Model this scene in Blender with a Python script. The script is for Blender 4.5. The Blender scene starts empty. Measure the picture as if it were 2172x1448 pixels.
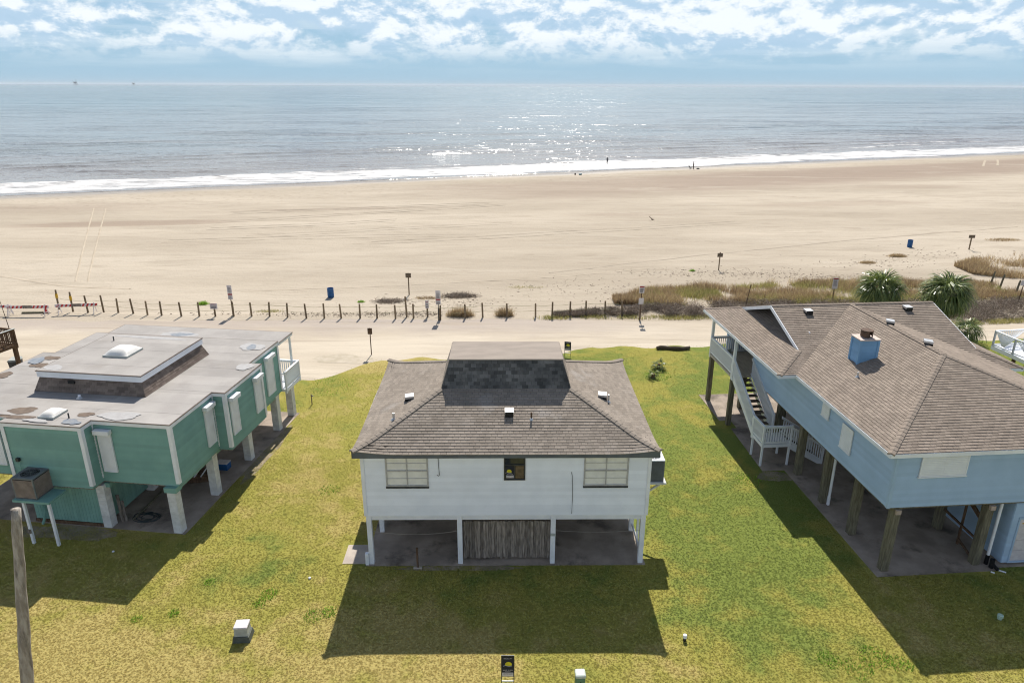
import bpy, math, random
import numpy as np
from mathutils import Vector, Matrix

random.seed(11)
rng = np.random.default_rng(11)
sc = bpy.context.scene
COL = sc.collection
R = math.radians

# ------------------------------------------------------------------ camera
cam = bpy.data.cameras.new('camera')
cam.sensor_width = 36.0
cam.lens = 36.0 * 1500 / 2172
cam.clip_start, cam.clip_end = 0.1, 90000.0
camo = bpy.data.objects.new('camera', cam)
COL.objects.link(camo)
camo.matrix_world = (Matrix.Translation((0, 0, 18)) @ Matrix.Rotation(R(90 - 19.9), 4, 'X')
                     @ Matrix.Rotation(R(0.18), 4, 'Z'))
sc.camera = camo

# ------------------------------------------------------------------ sky, sun, exposure
SUN_EL, SUN_AZ = 48.6, 4.1          # azimuth clockwise from +Y
w = bpy.data.worlds.new('World')
sc.world = w
w.use_nodes = True
nt = w.node_tree
nt.nodes.clear()


def nd(tree, kind, **kw):
    n = tree.nodes.new(kind)
    for k, v in kw.items():
        if k in ('inp',):
            for i, val in v.items():
                n.inputs[i].default_value = val
        else:
            setattr(n, k, v)
    return n


def mth(tree, op, a, b=None, c=None, clamp=False):
    n = tree.nodes.new('ShaderNodeMath')
    n.operation = op
    n.use_clamp = clamp
    for i, v in enumerate((a, b, c)):
        if v is None:
            continue
        if isinstance(v, (int, float)):
            n.inputs[i].default_value = v
        else:
            tree.links.new(v, n.inputs[i])
    return n.outputs[0]


def ramp(tree, fac, lo, hi, smooth=True):
    n = tree.nodes.new('ShaderNodeMapRange')
    n.interpolation_type = 'SMOOTHSTEP' if smooth else 'LINEAR'
    n.inputs[1].default_value = lo
    n.inputs[2].default_value = hi
    tree.links.new(fac, n.inputs[0])
    return n.outputs[0]


def mixc(tree, fac, a, b, mode='MIX'):
    n = tree.nodes.new('ShaderNodeMix')
    n.data_type = 'RGBA'
    n.blend_type = mode
    n.clamp_factor = True
    for sock, v in ((0, fac), (6, a), (7, b)):
        if isinstance(v, (int, float)):
            n.inputs[sock].default_value = v
        elif isinstance(v, tuple):
            n.inputs[sock].default_value = (*v, 1.0) if len(v) == 3 else v
        else:
            tree.links.new(v, n.inputs[sock])
    return n.outputs[2]


def noise(tree, vec, scale, detail=4.0, rough=0.55, dist=0.0):
    n = tree.nodes.new('ShaderNodeTexNoise')
    n.inputs['Scale'].default_value = scale
    n.inputs['Detail'].default_value = detail
    n.inputs['Roughness'].default_value = rough
    n.inputs['Distortion'].default_value = dist
    if vec is not None:
        tree.links.new(vec, n.inputs['Vector'])
    return n.outputs['Fac']


sky = nd(nt, 'ShaderNodeTexSky', sky_type='NISHITA', sun_disc=False, sun_elevation=R(SUN_EL),
         sun_rotation=R(SUN_AZ), altitude=0.0, air_density=1.0, dust_density=0.2, ozone_density=3.0)
tc = nd(nt, 'ShaderNodeTexCoord')
sep = nd(nt, 'ShaderNodeSeparateXYZ')
nt.links.new(tc.outputs['Generated'], sep.inputs[0])
zc = mth(nt, 'MAXIMUM', sep.outputs[2], 0.0)


def sky_vec(zs, off=(0.0, 0.0, 0.0)):
    m = nd(nt, 'ShaderNodeMapping', vector_type='POINT')
    m.inputs['Scale'].default_value = (1.0, 1.0, zs)
    m.inputs['Location'].default_value = off
    nt.links.new(tc.outputs['Generated'], m.inputs[0])
    return m.outputs[0]


# banks of cumulus seen side-on, denser toward the sea horizon
n1 = noise(nt, sky_vec(1.9, (0.31, 0.2, 0.45)), 12.5, 8.0, 0.62, 0.15)
n1b = noise(nt, sky_vec(1.9, (0.31, 0.2, 0.472)), 12.5, 8.0, 0.62, 0.15)
n2 = noise(nt, sky_vec(3.5, (1.3, 0.7, 0.2)), 2.6, 3.0, 0.5)
n3 = noise(nt, sky_vec(14.0, (0.1, 0.9, 0.2)), 5.0, 6.0, 0.6)
cov = mth(nt, 'ADD', mth(nt, 'ADD', n1, mth(nt, 'MULTIPLY', mth(nt, 'SUBTRACT', n2, 0.5), 0.55)),
          mth(nt, 'SUBTRACT', 0.16, mth(nt, 'MULTIPLY', zc, 0.34)))
dens = ramp(nt, cov, 0.42, 0.62)
dens = mth(nt, 'MULTIPLY', dens, ramp(nt, zc, 0.018, 0.062))
veil = mth(nt, 'MULTIPLY', mth(nt, 'MULTIPLY', ramp(nt, n3, 0.40, 0.70), ramp(nt, zc, 0.008, 0.04)), 0.50)
lit = ramp(nt, mth(nt, 'SUBTRACT', n1, n1b), -0.075, 0.06)
cloudcol = mixc(nt, lit, (7.2, 9.8, 12.4), (14.2, 14.9, 15.4))
bg = nd(nt, 'ShaderNodeBackground')
skyt = mixc(nt, 1.0, sky.outputs[0], (0.62, 0.86, 1.20), 'MULTIPLY')
haze_f = mth(nt, 'MULTIPLY', mth(nt, 'SUBTRACT', 1.0, ramp(nt, zc, 0.0, 0.30)), 0.92)
skyt = mixc(nt, haze_f, skyt, (5.6, 8.6, 11.0))
skyt = mixc(nt, veil, skyt, (11.5, 13.0, 14.0))
nt.links.new(mixc(nt, mth(nt, 'MULTIPLY', dens, 0.92), skyt, cloudcol), bg.inputs[0])
bg.inputs[1].default_value = 0.052
wo = nd(nt, 'ShaderNodeOutputWorld')
nt.links.new(bg.outputs[0], wo.inputs[0])

sun = bpy.data.lights.new('sun', 'SUN')
sun.energy = 5.0
sun.angle = R(0.53)
sun.color = (1.0, 0.945, 0.86)
suno = bpy.data.objects.new('sun', sun)
COL.objects.link(suno)
tosun = Vector((math.sin(R(SUN_AZ)) * math.cos(R(SUN_EL)), math.cos(R(SUN_AZ)) * math.cos(R(SUN_EL)), math.sin(R(SUN_EL))))
suno.rotation_euler = tosun.to_track_quat('Z', 'Y').to_euler()
suno.location = tosun * 60

sc.view_settings.view_transform = 'Standard'
sc.view_settings.look = 'None'
sc.view_settings.gamma = 1.0
sc.view_settings.use_curve_mapping = False
sc.view_settings.exposure = 0.43
sc.cycles.filter_width = 1.1
sc.cycles.use_denoising = True
sc.cycles.use_adaptive_sampling = True
sc.cycles.adaptive_threshold = 0.02
sc.cycles.max_bounces = 5
sc.cycles.diffuse_bounces = 2
sc.cycles.glossy_bounces = 2
sc.cycles.volume_bounces = 0
sc.cycles.sample_clamp_indirect = 6.0


# ------------------------------------------------------------------ helpers
def thing(name, label, cat, loc=(0, 0, 0), rotz=0.0, group=None):
    o = bpy.data.objects.new(name, None)
    COL.objects.link(o)
    o.location = loc
    o.rotation_euler = (0, 0, rotz)
    o.empty_display_size = 0.2
    return tag(o, label, cat, group)


def tag(o, label=None, cat=None, group=None, kind=None):
    if label:
        o['label'] = label
    if cat:
        o['category'] = cat
    if group:
        o['group'] = group
    if kind:
        o['kind'] = kind
    return o


def mesh_obj(name, me, mat, parent=None, loc=None, rot=None):
    o = bpy.data.objects.new(name, me)
    COL.objects.link(o)
    if mat is not None and not me.materials:
        me.materials.append(mat)
    if parent is not None:
        o.parent = parent
    if loc is not None:
        o.location = loc
    if rot is not None:
        o.rotation_euler = rot
    return o


def np_mesh(name, verts, faces, var=None, smooth=False):
    """verts (N,3), faces (M,k) of one k"""
    me = bpy.data.meshes.new(name)
    verts = np.asarray(verts, dtype=np.float32)
    faces = np.asarray(faces, dtype=np.int32)
    m, k = faces.shape
    me.vertices.add(len(verts))
    me.vertices.foreach_set('co', verts.ravel())
    me.loops.add(m * k)
    me.loops.foreach_set('vertex_index', faces.ravel())
    me.polygons.add(m)
    me.polygons.foreach_set('loop_start', np.arange(0, m * k, k, dtype=np.int32))
    if smooth:
        me.polygons.foreach_set('use_smooth', np.ones(m, dtype=bool))
    me.update(calc_edges=True)
    if var is not None:
        a = me.attributes.new('var', 'FLOAT', 'FACE')
        a.data.foreach_set('value', np.asarray(var, dtype=np.float32))
    return me


class MB:
    def __init__(self):
        self.v, self.f, self.c = [], [], []

    def add(self, vs, fs, var=0.5):
        b = len(self.v)
        self.v += [tuple(p) for p in vs]
        self.f += [tuple(i + b for i in f) for f in fs]
        self.c += [var] * len(fs)
        return self

    def hexa(self, p, var=0.5):   # 4 bottom ccw, 4 top ccw
        return self.add(p, [(3, 2, 1, 0), (4, 5, 6, 7), (0, 1, 5, 4), (1, 2, 6, 5), (2, 3, 7, 6), (3, 0, 4, 7)], var)

    def box(self, x0, x1, y0, y1, z0, z1, var=0.5):
        return self.hexa([(x0, y0, z0), (x1, y0, z0), (x1, y1, z0), (x0, y1, z0),
                          (x0, y0, z1), (x1, y0, z1), (x1, y1, z1), (x0, y1, z1)], var)

    def bar(self, a, b, wx, wz, up=(0, 0, 1), var=0.5):
        """box along a->b, wx across, wz in the up direction"""
        a, b, up = Vector(a), Vector(b), Vector(up)
        d = (b - a).normalized()
        s = d.cross(up)
        if s.length < 1e-4:
            s = d.cross(Vector((0, 1, 0)))
        s.normalize()
        u = s.cross(d).normalized()
        s, u = s * wx / 2, u * wz / 2
        return self.hexa([a - s - u, a + s - u, b + s - u, b - s - u, a - s + u, a + s + u, b + s + u, b - s + u], var)

    def prism(self, poly, off, var=0.5):
        n = len(poly)
        off = Vector(off)
        top = [Vector(p) + off for p in poly]
        fs = [tuple(reversed(range(n))), tuple(range(n, 2 * n))]
        fs += [(i, (i + 1) % n, n + (i + 1) % n, n + i) for i in range(n)]
        return self.add([Vector(p) for p in poly] + top, fs, var)

    def cyl(self, a, b, r0, r1=None, n=12, caps=True, var=0.5):
        r1 = r0 if r1 is None else r1
        a, b = Vector(a), Vector(b)
        d = (b - a).normalized()
        s = d.cross(Vector((0, 0, 1)))
        if s.length < 1e-3:
            s = Vector((1, 0, 0))
        s.normalize()
        t = d.cross(s)
        vs = []
        for c, r in ((a, r0), (b, r1)):
            for i in range(n):
                g = 2 * math.pi * i / n
                vs.append(c + s * (r * math.cos(g)) + t * (r * math.sin(g)))
        fs = [(i, (i + 1) % n, n + (i + 1) % n, n + i) for i in range(n)]
        if caps:
            fs += [tuple(reversed(range(n))), tuple(range(n, 2 * n))]
        return self.add(vs, fs, var)

    def tube(self, pts, r, n=6, var=0.5):
        rr = r if isinstance(r, (list, tuple)) else [r] * len(pts)
        pts = [Vector(p) for p in pts]
        vs = []
        for i, p in enumerate(pts):
            d = (pts[min(i + 1, len(pts) - 1)] - pts[max(i - 1, 0)]).normalized()
            s = d.cross(Vector((0, 0, 1)))
            if s.length < 1e-3:
                s = Vector((1, 0, 0))
            s.normalize()
            t = d.cross(s)
            for k in range(n):
                g = 2 * math.pi * k / n
                vs.append(p + s * (rr[i] * math.cos(g)) + t * (rr[i] * math.sin(g)))
        fs = []
        for i in range(len(pts) - 1):
            for k in range(n):
                k2 = (k + 1) % n
                fs.append((i * n + k, i * n + k2, (i + 1) * n + k2, (i + 1) * n + k))
        m = (len(pts) - 1) * n
        fs += [tuple(reversed(range(n))), tuple(range(m, m + n))]
        return self.add(vs, fs, var)

    def lathe(self, prof, c=(0, 0, 0), n=20, var=0.5):
        vs, fs = [], []
        for r, z in prof:
            for k in range(n):
                g = 2 * math.pi * k / n
                vs.append((c[0] + r * math.cos(g), c[1] + r * math.sin(g), c[2] + z))
        for i in range(len(prof) - 1):
            for k in range(n):
                k2 = (k + 1) % n
                fs.append((i * n + k, i * n + k2, (i + 1) * n + k2, (i + 1) * n + k))
        fs += [tuple(reversed(range(n))), tuple(range((len(prof) - 1) * n, len(prof) * n))]
        return self.add(vs, fs, var)

    def mesh(self, name, smooth=False):
        me = bpy.data.meshes.new(name)
        me.from_pydata([tuple(p) for p in self.v], [], self.f)
        a = me.attributes.new('var', 'FLOAT', 'FACE')
        a.data.foreach_set('value', self.c)
        if smooth:
            me.polygons.foreach_set('use_smooth', [True] * len(me.polygons))
        me.update()
        return me

    def build(self, name, mat, parent=None, smooth=False, bevel=0.0, **kw):
        o = mesh_obj(name, self.mesh(name, smooth), mat, parent, **kw)
        if bevel:
            m = o.modifiers.new('bevel', 'BEVEL')
            m.width = bevel
            m.segments = 2
            m.limit_method = 'ANGLE'
        return o


def copy_tree(o, parent=None):
    c = o.copy()
    COL.objects.link(c)
    if parent is not None:
        c.parent = parent
    for ch in list(o.children):
        copy_tree(ch, c)
    return c


# ------------------------------------------------------------------ materials
MATS = {}


def pmat(name, c1, c2=None, scale=6.0, rough=0.75, bump=0.0, bscale=None, spec=0.3, var=0.0, detail=5.0,
         stretch=(1, 1, 1), metal=0.0, world=False, grime=None, coat=0.0, lo=0.35, hi=0.65, bdist=0.02):
    if name in MATS:
        return MATS[name]
    m = bpy.data.materials.new(name)
    m.use_nodes = True
    t = m.node_tree
    b = t.nodes['Principled BSDF']
    if world:
        co = nd(t, 'ShaderNodeNewGeometry').outputs['Position']
    else:
        co = nd(t, 'ShaderNodeTexCoord').outputs['Object']
    mp = nd(t, 'ShaderNodeMapping')
    mp.inputs['Scale'].default_value = stretch
    t.links.new(co, mp.inputs[0])
    v = mp.outputs[0]
    c2 = c2 or tuple(x * 0.8 for x in c1)
    col = mixc(t, ramp(t, noise(t, v, scale, detail), lo, hi), c1, c2)
    if grime:                                  # (colour, scale, amount, threshold)
        gc, gs, ga, gt = grime
        col = mixc(t, mth(t, 'MULTIPLY', ramp(t, noise(t, v, gs, 6.0, 0.65), gt, gt + 0.18), ga), col, gc)
    if var:
        at = nd(t, 'ShaderNodeAttribute', attribute_name='var')
        k = mth(t, 'ADD', mth(t, 'MULTIPLY', mth(t, 'SUBTRACT', at.outputs['Fac'], 0.5), 2 * var), 1.0)
        cc = nd(t, 'ShaderNodeCombineColor')
        for i in range(3):
            t.links.new(k, cc.inputs[i])
        col = mixc(t, 1.0, col, cc.outputs[0], 'MULTIPLY')
    t.links.new(col, b.inputs['Base Color'])
    b.inputs['Roughness'].default_value = rough
    b.inputs['Specular IOR Level'].default_value = spec
    b.inputs['Metallic'].default_value = metal
    b.inputs['Coat Weight'].default_value = coat
    if bump:
        bn = nd(t, 'ShaderNodeBump')
        bn.inputs['Strength'].default_value = bump
        bn.inputs['Distance'].default_value = bdist
        t.links.new(noise(t, v, bscale or scale * 4, 4.0), bn.inputs['Height'])
        t.links.new(bn.outputs[0], b.inputs['Normal'])
    MATS[name] = m
    return m


def shingle_mat(name, c1, c2, stain=0.0, var=0.13):
    m = pmat(name, c1, c2, scale=0.9, rough=0.95, spec=0.05, var=var, bump=0.6, bscale=60, bdist=0.01)
    t = m.node_tree
    b = t.nodes['Principled BSDF']
    src = b.inputs['Base Color'].links[0].from_socket
    co = nd(t, 'ShaderNodeTexCoord').outputs['Object']
    g = noise(t, co, 90.0, 3.0, 0.7)
    c = mixc(t, ramp(t, g, 0.3, 0.75), (0.80, 0.80, 0.80), (1.22, 1.2, 1.18))
    col = mixc(t, 1.0, src, c, 'MULTIPLY')
    if stain:
        s = ramp(t, noise(t, co, 0.55, 7.0, 0.7), 0.56, 0.70)
        col = mixc(t, mth(t, 'MULTIPLY', s, stain), col, (0.36, 0.34, 0.32))
    t.links.new(col, b.inputs['Base Color'])
    return m


WHITE = pmat('white_paint', (0.79, 0.805, 0.835), (0.71, 0.725, 0.76), scale=1.3, rough=0.55, bump=0.1, bscale=30, grime=((0.45, 0.43, 0.38), 1.8, 0.25, 0.58))
WSIDE = pmat('white_siding', (0.81, 0.835, 0.885), (0.755, 0.78, 0.83), scale=1.1, rough=0.6, var=0.045, bump=0.12, bscale=25, grime=((0.50, 0.48, 0.43), 0.9, 0.22, 0.60))
GSIDE = pmat('green_siding', (0.195, 0.36, 0.315), (0.17, 0.325, 0.285), scale=1.2, rough=0.6, var=0.07, bump=0.15, bscale=30, grime=((0.16, 0.27, 0.20), 1.0, 0.3, 0.60))
BSIDE = pmat('blue_siding', (0.365, 0.495, 0.645), (0.335, 0.46, 0.605), scale=1.2, rough=0.6, var=0.05, bump=0.12, bscale=30, grime=((0.26, 0.36, 0.42), 0.9, 0.3, 0.60))
SHW = shingle_mat('shingle_weathered', (0.272, 0.236, 0.200), (0.236, 0.204, 0.172), 0.40)
SHB = shingle_mat('shingle_brown', (0.268, 0.224, 0.186), (0.235, 0.196, 0.163), 0.0)
SHM = shingle_mat('shingle_mansard', (0.215, 0.172, 0.145), (0.165, 0.132, 0.112), 0.0, 0.25)
SHD = shingle_mat('shingle_shaded_stain', (0.17, 0.165, 0.16), (0.085, 0.085, 0.085), 0.0, 0.36)  # mansard front: its shade darkened into the colour, with blotchy staining
DECKM = pmat('roof_underlay', (0.05, 0.045, 0.04), rough=0.95, spec=0.05)
FASC = pmat('grey_fascia', (0.115, 0.13, 0.14), (0.09, 0.10, 0.11), scale=2, rough=0.6)
CONC = pmat('concrete', (0.36, 0.30, 0.245), (0.24, 0.20, 0.165), scale=0.8, rough=0.9, bump=0.25, bscale=40, spec=0.15, grime=((0.075, 0.062, 0.052), 0.55, 0.75, 0.50))
CONCL = pmat('pale_concrete', (0.46, 0.40, 0.34), (0.36, 0.31, 0.27), scale=1.2, rough=0.9, bump=0.2, bscale=40, spec=0.15)
BLOCK = pmat('painted_block', (0.66, 0.66, 0.65), (0.56, 0.56, 0.55), scale=4, rough=0.85, bump=0.3, bscale=50, var=0.06, grime=((0.30, 0.27, 0.22), 2.0, 0.35, 0.6))
WOODG = pmat('weathered_wood', (0.29, 0.25, 0.215), (0.14, 0.118, 0.10), scale=3.0, rough=0.9, var=0.30, bump=0.4, bscale=20, stretch=(6, 6, 0.7), spec=0.1)
WOODP = pmat('pile_wood', (0.20, 0.18, 0.125), (0.115, 0.105, 0.075), scale=3.0, rough=0.9, var=0.15, bump=0.4, bscale=20, stretch=(5, 5, 0.6), spec=0.1)
WOODB = pmat('brown_wood', (0.15, 0.095, 0.06), (0.085, 0.052, 0.034), scale=3.0, rough=0.85, var=0.2, bump=0.3, bscale=20, stretch=(5, 5, 0.8), spec=0.1)
POSTW = pmat('fence_post_wood', (0.25, 0.19, 0.125), (0.16, 0.12, 0.08), scale=4.0, rough=0.9, var=0.2, bump=0.4, bscale=25, stretch=(5, 5, 0.8), spec=0.1)
DKWOOD = pmat('stair_wood', (0.10, 0.075, 0.06), (0.06, 0.046, 0.038), scale=4, rough=0.9)
POLEW = pmat('pole_wood', (0.42, 0.375, 0.325), (0.25, 0.215, 0.18), scale=2.2, rough=0.95, bump=0.7, bscale=14, bdist=0.05, stretch=(4, 4, 0.9), spec=0.08, grime=((0.10, 0.085, 0.07), 1.6, 0.7, 0.52))
GLASS = pmat('dark_glass', (0.02, 0.026, 0.032), (0.03, 0.036, 0.04), rough=0.06, spec=0.6)
BLIND = pmat('window_blind', (0.76, 0.75, 0.71), (0.68, 0.67, 0.64), scale=3, rough=0.4, spec=0.4)
WFRAME = pmat('window_frame', (0.45, 0.44, 0.42), (0.36, 0.35, 0.34), scale=5, rough=0.5)
ALUM = pmat('aluminium', (0.55, 0.55, 0.55), (0.45, 0.45, 0.45), scale=5, rough=0.4, metal=0.6)
DKMET = pmat('dark_metal', (0.055, 0.06, 0.065), (0.04, 0.042, 0.045), scale=5, rough=0.5, metal=0.2)
RUST = pmat('rusty_metal', (0.12, 0.07, 0.045), (0.065, 0.042, 0.03), scale=8, rough=0.8, bump=0.2)
ACM = pmat('ac_casing', (0.17, 0.185, 0.185), (0.14, 0.15, 0.15), scale=4, rough=0.6)
ACG = pmat('ac_grille', (0.30, 0.24, 0.20), (0.24, 0.19, 0.16), scale=4, rough=0.7)
BLACK = pmat('black_plastic', (0.012, 0.012, 0.013), rough=0.5)
FLAT = pmat('flat_roof_membrane', (0.335, 0.315, 0.295), (0.29, 0.272, 0.255), scale=0.8, rough=0.85, bump=0.12, bscale=12, spec=0.2, var=0.10, stretch=(1, 1, 1), grime=((0.24, 0.215, 0.19), 0.5, 0.4, 0.55))
FLATB = pmat('mansard_top_membrane', (0.315, 0.27, 0.23), (0.265, 0.228, 0.195), scale=1.2, rough=0.9, bump=0.15, bscale=10, stretch=(0.6, 2, 1), spec=0.15)
DRIP = pmat('drip_edge', (0.14, 0.105, 0.085), (0.09, 0.07, 0.055), scale=3, rough=0.8)
MUD = pmat('dried_mud', (0.185, 0.145, 0.115), (0.14, 0.11, 0.09), scale=5, rough=0.95, spec=0.1)
PUD = pmat('pale_residue', (0.365, 0.36, 0.355), (0.33, 0.32, 0.315), scale=5, rough=0.8)
PUDD = pmat('damp_patch', (0.17, 0.19, 0.22), (0.24, 0.25, 0.26), scale=4, rough=0.35, spec=0.5)
DOME = pmat('skylight_dome', (0.68, 0.66, 0.62), (0.62, 0.60, 0.56), scale=2, rough=0.3, spec=0.5)
BLUEP = pmat('blue_plastic', (0.018, 0.10, 0.27), (0.014, 0.08, 0.22), scale=4, rough=0.5)
RED = pmat('red_paint', (0.50, 0.035, 0.03), (0.42, 0.03, 0.028), scale=8, rough=0.6)
DKRED = pmat('sign_red', (0.30, 0.03, 0.03), rough=0.6)
YEL = pmat('yellow_paint', (0.60, 0.36, 0.02), (0.5, 0.29, 0.02), scale=6, rough=0.6)
SIGNW = pmat('sign_white', (0.62, 0.58, 0.58), (0.54, 0.50, 0.51), scale=6, rough=0.6)
SIGNB = pmat('sign_brown', (0.16, 0.125, 0.085), (0.12, 0.09, 0.065), scale=6, rough=0.8)
NAVY = pmat('sign_navy', (0.012, 0.018, 0.035), (0.010, 0.014, 0.03), rough=0.5)
SUNY = pmat('sign_yellow', (0.62, 0.55, 0.03), rough=0.5)
INK = pmat('sign_ink', (0.03, 0.03, 0.04), rough=0.6)
PEDG = pmat('pedestal_green', (0.14, 0.25, 0.15), (0.12, 0.22, 0.13), scale=5, rough=0.6)
BOXG = pmat('cabinet_grey', (0.40, 0.42, 0.40), (0.33, 0.35, 0.33), scale=5, rough=0.6)
ROPE = pmat('rope', (0.45, 0.42, 0.22), (0.38, 0.35, 0.2), scale=20, rough=0.9)
ROPEW = pmat('white_rope', (0.36, 0.33, 0.28), rough=0.9)
SKIN = pmat('skin', (0.30, 0.17, 0.11), rough=0.6)
CLOTHD = pmat('dark_cloth', (0.02, 0.02, 0.025), (0.03, 0.03, 0.035), rough=0.9)
CLOTHB = pmat('brown_cloth', (0.10, 0.06, 0.05), rough=0.9)


def leaf_mat(name, c1, c2, c3, trans=0.35, nscale=0.4, var=0.35, rough=0.6, spec=0.2):
    m = bpy.data.materials.new(name)
    m.use_nodes = True
    t = m.node_tree
    b = t.nodes['Principled BSDF']
    pos = nd(t, 'ShaderNodeNewGeometry').outputs['Position']
    col = mixc(t, ramp(t, noise(t, pos, nscale, 5.0, 0.6), 0.38, 0.62), c1, c2)
    at = nd(t, 'ShaderNodeAttribute', attribute_name='var')
    col = mixc(t, ramp(t, at.outputs['Fac'], 0.55, 1.0), col, c3)
    k = mth(t, 'ADD', mth(t, 'MULTIPLY', mth(t, 'SUBTRACT', at.outputs['Fac'], 0.5), var), 1.0)
    cc = nd(t, 'ShaderNodeCombineColor')
    for i in range(3):
        t.links.new(k, cc.inputs[i])
    col = mixc(t, 1.0, col, cc.outputs[0], 'MULTIPLY')
    t.links.new(col, b.inputs['Base Color'])
    b.inputs['Roughness'].default_value = rough
    b.inputs['Specular IOR Level'].default_value = spec
    tr = nd(t, 'ShaderNodeBsdfTranslucent')
    t.links.new(col, tr.inputs[0])
    mx = nd(t, 'ShaderNodeMixShader')
    mx.inputs[0].default_value = trans
    t.links.new(b.outputs[0], mx.inputs[1])
    t.links.new(tr.outputs[0], mx.inputs[2])
    t.links.new(mx.outputs[0], t.nodes['Material Output'].inputs[0])
    MATS[name] = m
    return m


DUNE = leaf_mat('dry_dune_grass', (0.39, 0.285, 0.165), (0.30, 0.21, 0.125), (0.54, 0.43, 0.24), 0.35, 0.25)
DUNEG = leaf_mat('green_dune_grass', (0.37, 0.34, 0.12), (0.27, 0.27, 0.09), (0.50, 0.43, 0.19), 0.35, 0.25)
TWIG = leaf_mat('dry_twigs', (0.20, 0.155, 0.12), (0.155, 0.125, 0.098), (0.33, 0.27, 0.21), 0.15, 0.6)
PALM = leaf_mat('palm_leaf', (0.135, 0.185, 0.045), (0.09, 0.13, 0.04), (0.25, 0.28, 0.09), 0.4, 1.2, 0.5, 0.35, 0.6)
PALMD = leaf_mat('dead_palm_leaf', (0.28, 0.22, 0.13), (0.20, 0.16, 0.09), (0.36, 0.28, 0.17), 0.25, 1.5)
WEED = leaf_mat('green_weed', (0.20, 0.36, 0.04), (0.16, 0.30, 0.04), (0.28, 0.42, 0.06), 0.55, 1.0)


# ------------------------------------------------------------------ ground
LATTICE = {}


def vnoise(x, y, seed, per=256):
    if seed not in LATTICE:
        LATTICE[seed] = np.random.default_rng(seed).random((per, per))
    g = LATTICE[seed]
    xi, yi = np.floor(x).astype(int), np.floor(y).astype(int)
    fx, fy = x - xi, y - yi
    fx, fy = fx * fx * (3 - 2 * fx), fy * fy * (3 - 2 * fy)
    a, b = g[xi % per, yi % per], g[(xi + 1) % per, yi % per]
    c, d = g[xi % per, (yi + 1) % per], g[(xi + 1) % per, (yi + 1) % per]
    return (a * (1 - fx) + b * fx) * (1 - fy) + (c * (1 - fx) + d * fx) * fy


def fbm(x, y, seed, octv=4):
    s, a, tot = 0.0, 1.0, 0.0
    for i in range(octv):
        s = s + a * vnoise(x * 2 ** i, y * 2 ** i, seed + i)
        tot += a
        a *= 0.5
    return s / tot


SHORE_K, SHORE_Y = 0.385, 168.0
EN = Vector((-0.3593, 0.9332, 0.0))       # seaward
ET = Vector((0.9332, 0.3593, 0.0))        # along the shore
WATER_Z = -1.5


def shore_dist(x, y):                     # metres landward of the waterline
    return (SHORE_Y + SHORE_K * x - y) * 0.9332


def bz(x, y):
    t = np.clip(1 - shore_dist(x, y) / 105.0, 0, 1.6)
    return -1.55 * t


def beach_z(x, y):
    x, y = np.asarray(x, float), np.asarray(y, float)
    rel = np.clip((y - 57.0) / 6.0, 0, 1)
    d = shore_dist(x, y)
    fade = np.clip(d / 12.0, 0, 1)
    n = (fbm(x * 0.12 + 40, y * 0.22 + 11, 3) - 0.5) * 0.22 + (fbm(x * 0.7 + 9, y * 0.9 + 5, 5) - 0.5) * 0.07
    return bz(x, y) + n * rel * (0.25 + 0.75 * fade)


def ground_at(x, y):
    return float(beach_z(np.array([x]), np.array([y]))[0]) if y > 57 else 0.0


def grid_sheet(name, xs, ys, zf, mat):
    X, Y = np.meshgrid(xs, ys)
    Z = zf(X, Y)
    nx = len(xs)
    i = np.arange((len(ys) - 1) * nx).reshape(len(ys) - 1, nx)[:, :-1].ravel()
    f = np.stack([i, i + 1, i + nx + 1, i + nx], 1)
    me = np_mesh(name, np.stack([X.ravel(), Y.ravel(), Z.ravel()], 1), f, smooth=True)
    return mesh_obj(name, me, mat)


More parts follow.
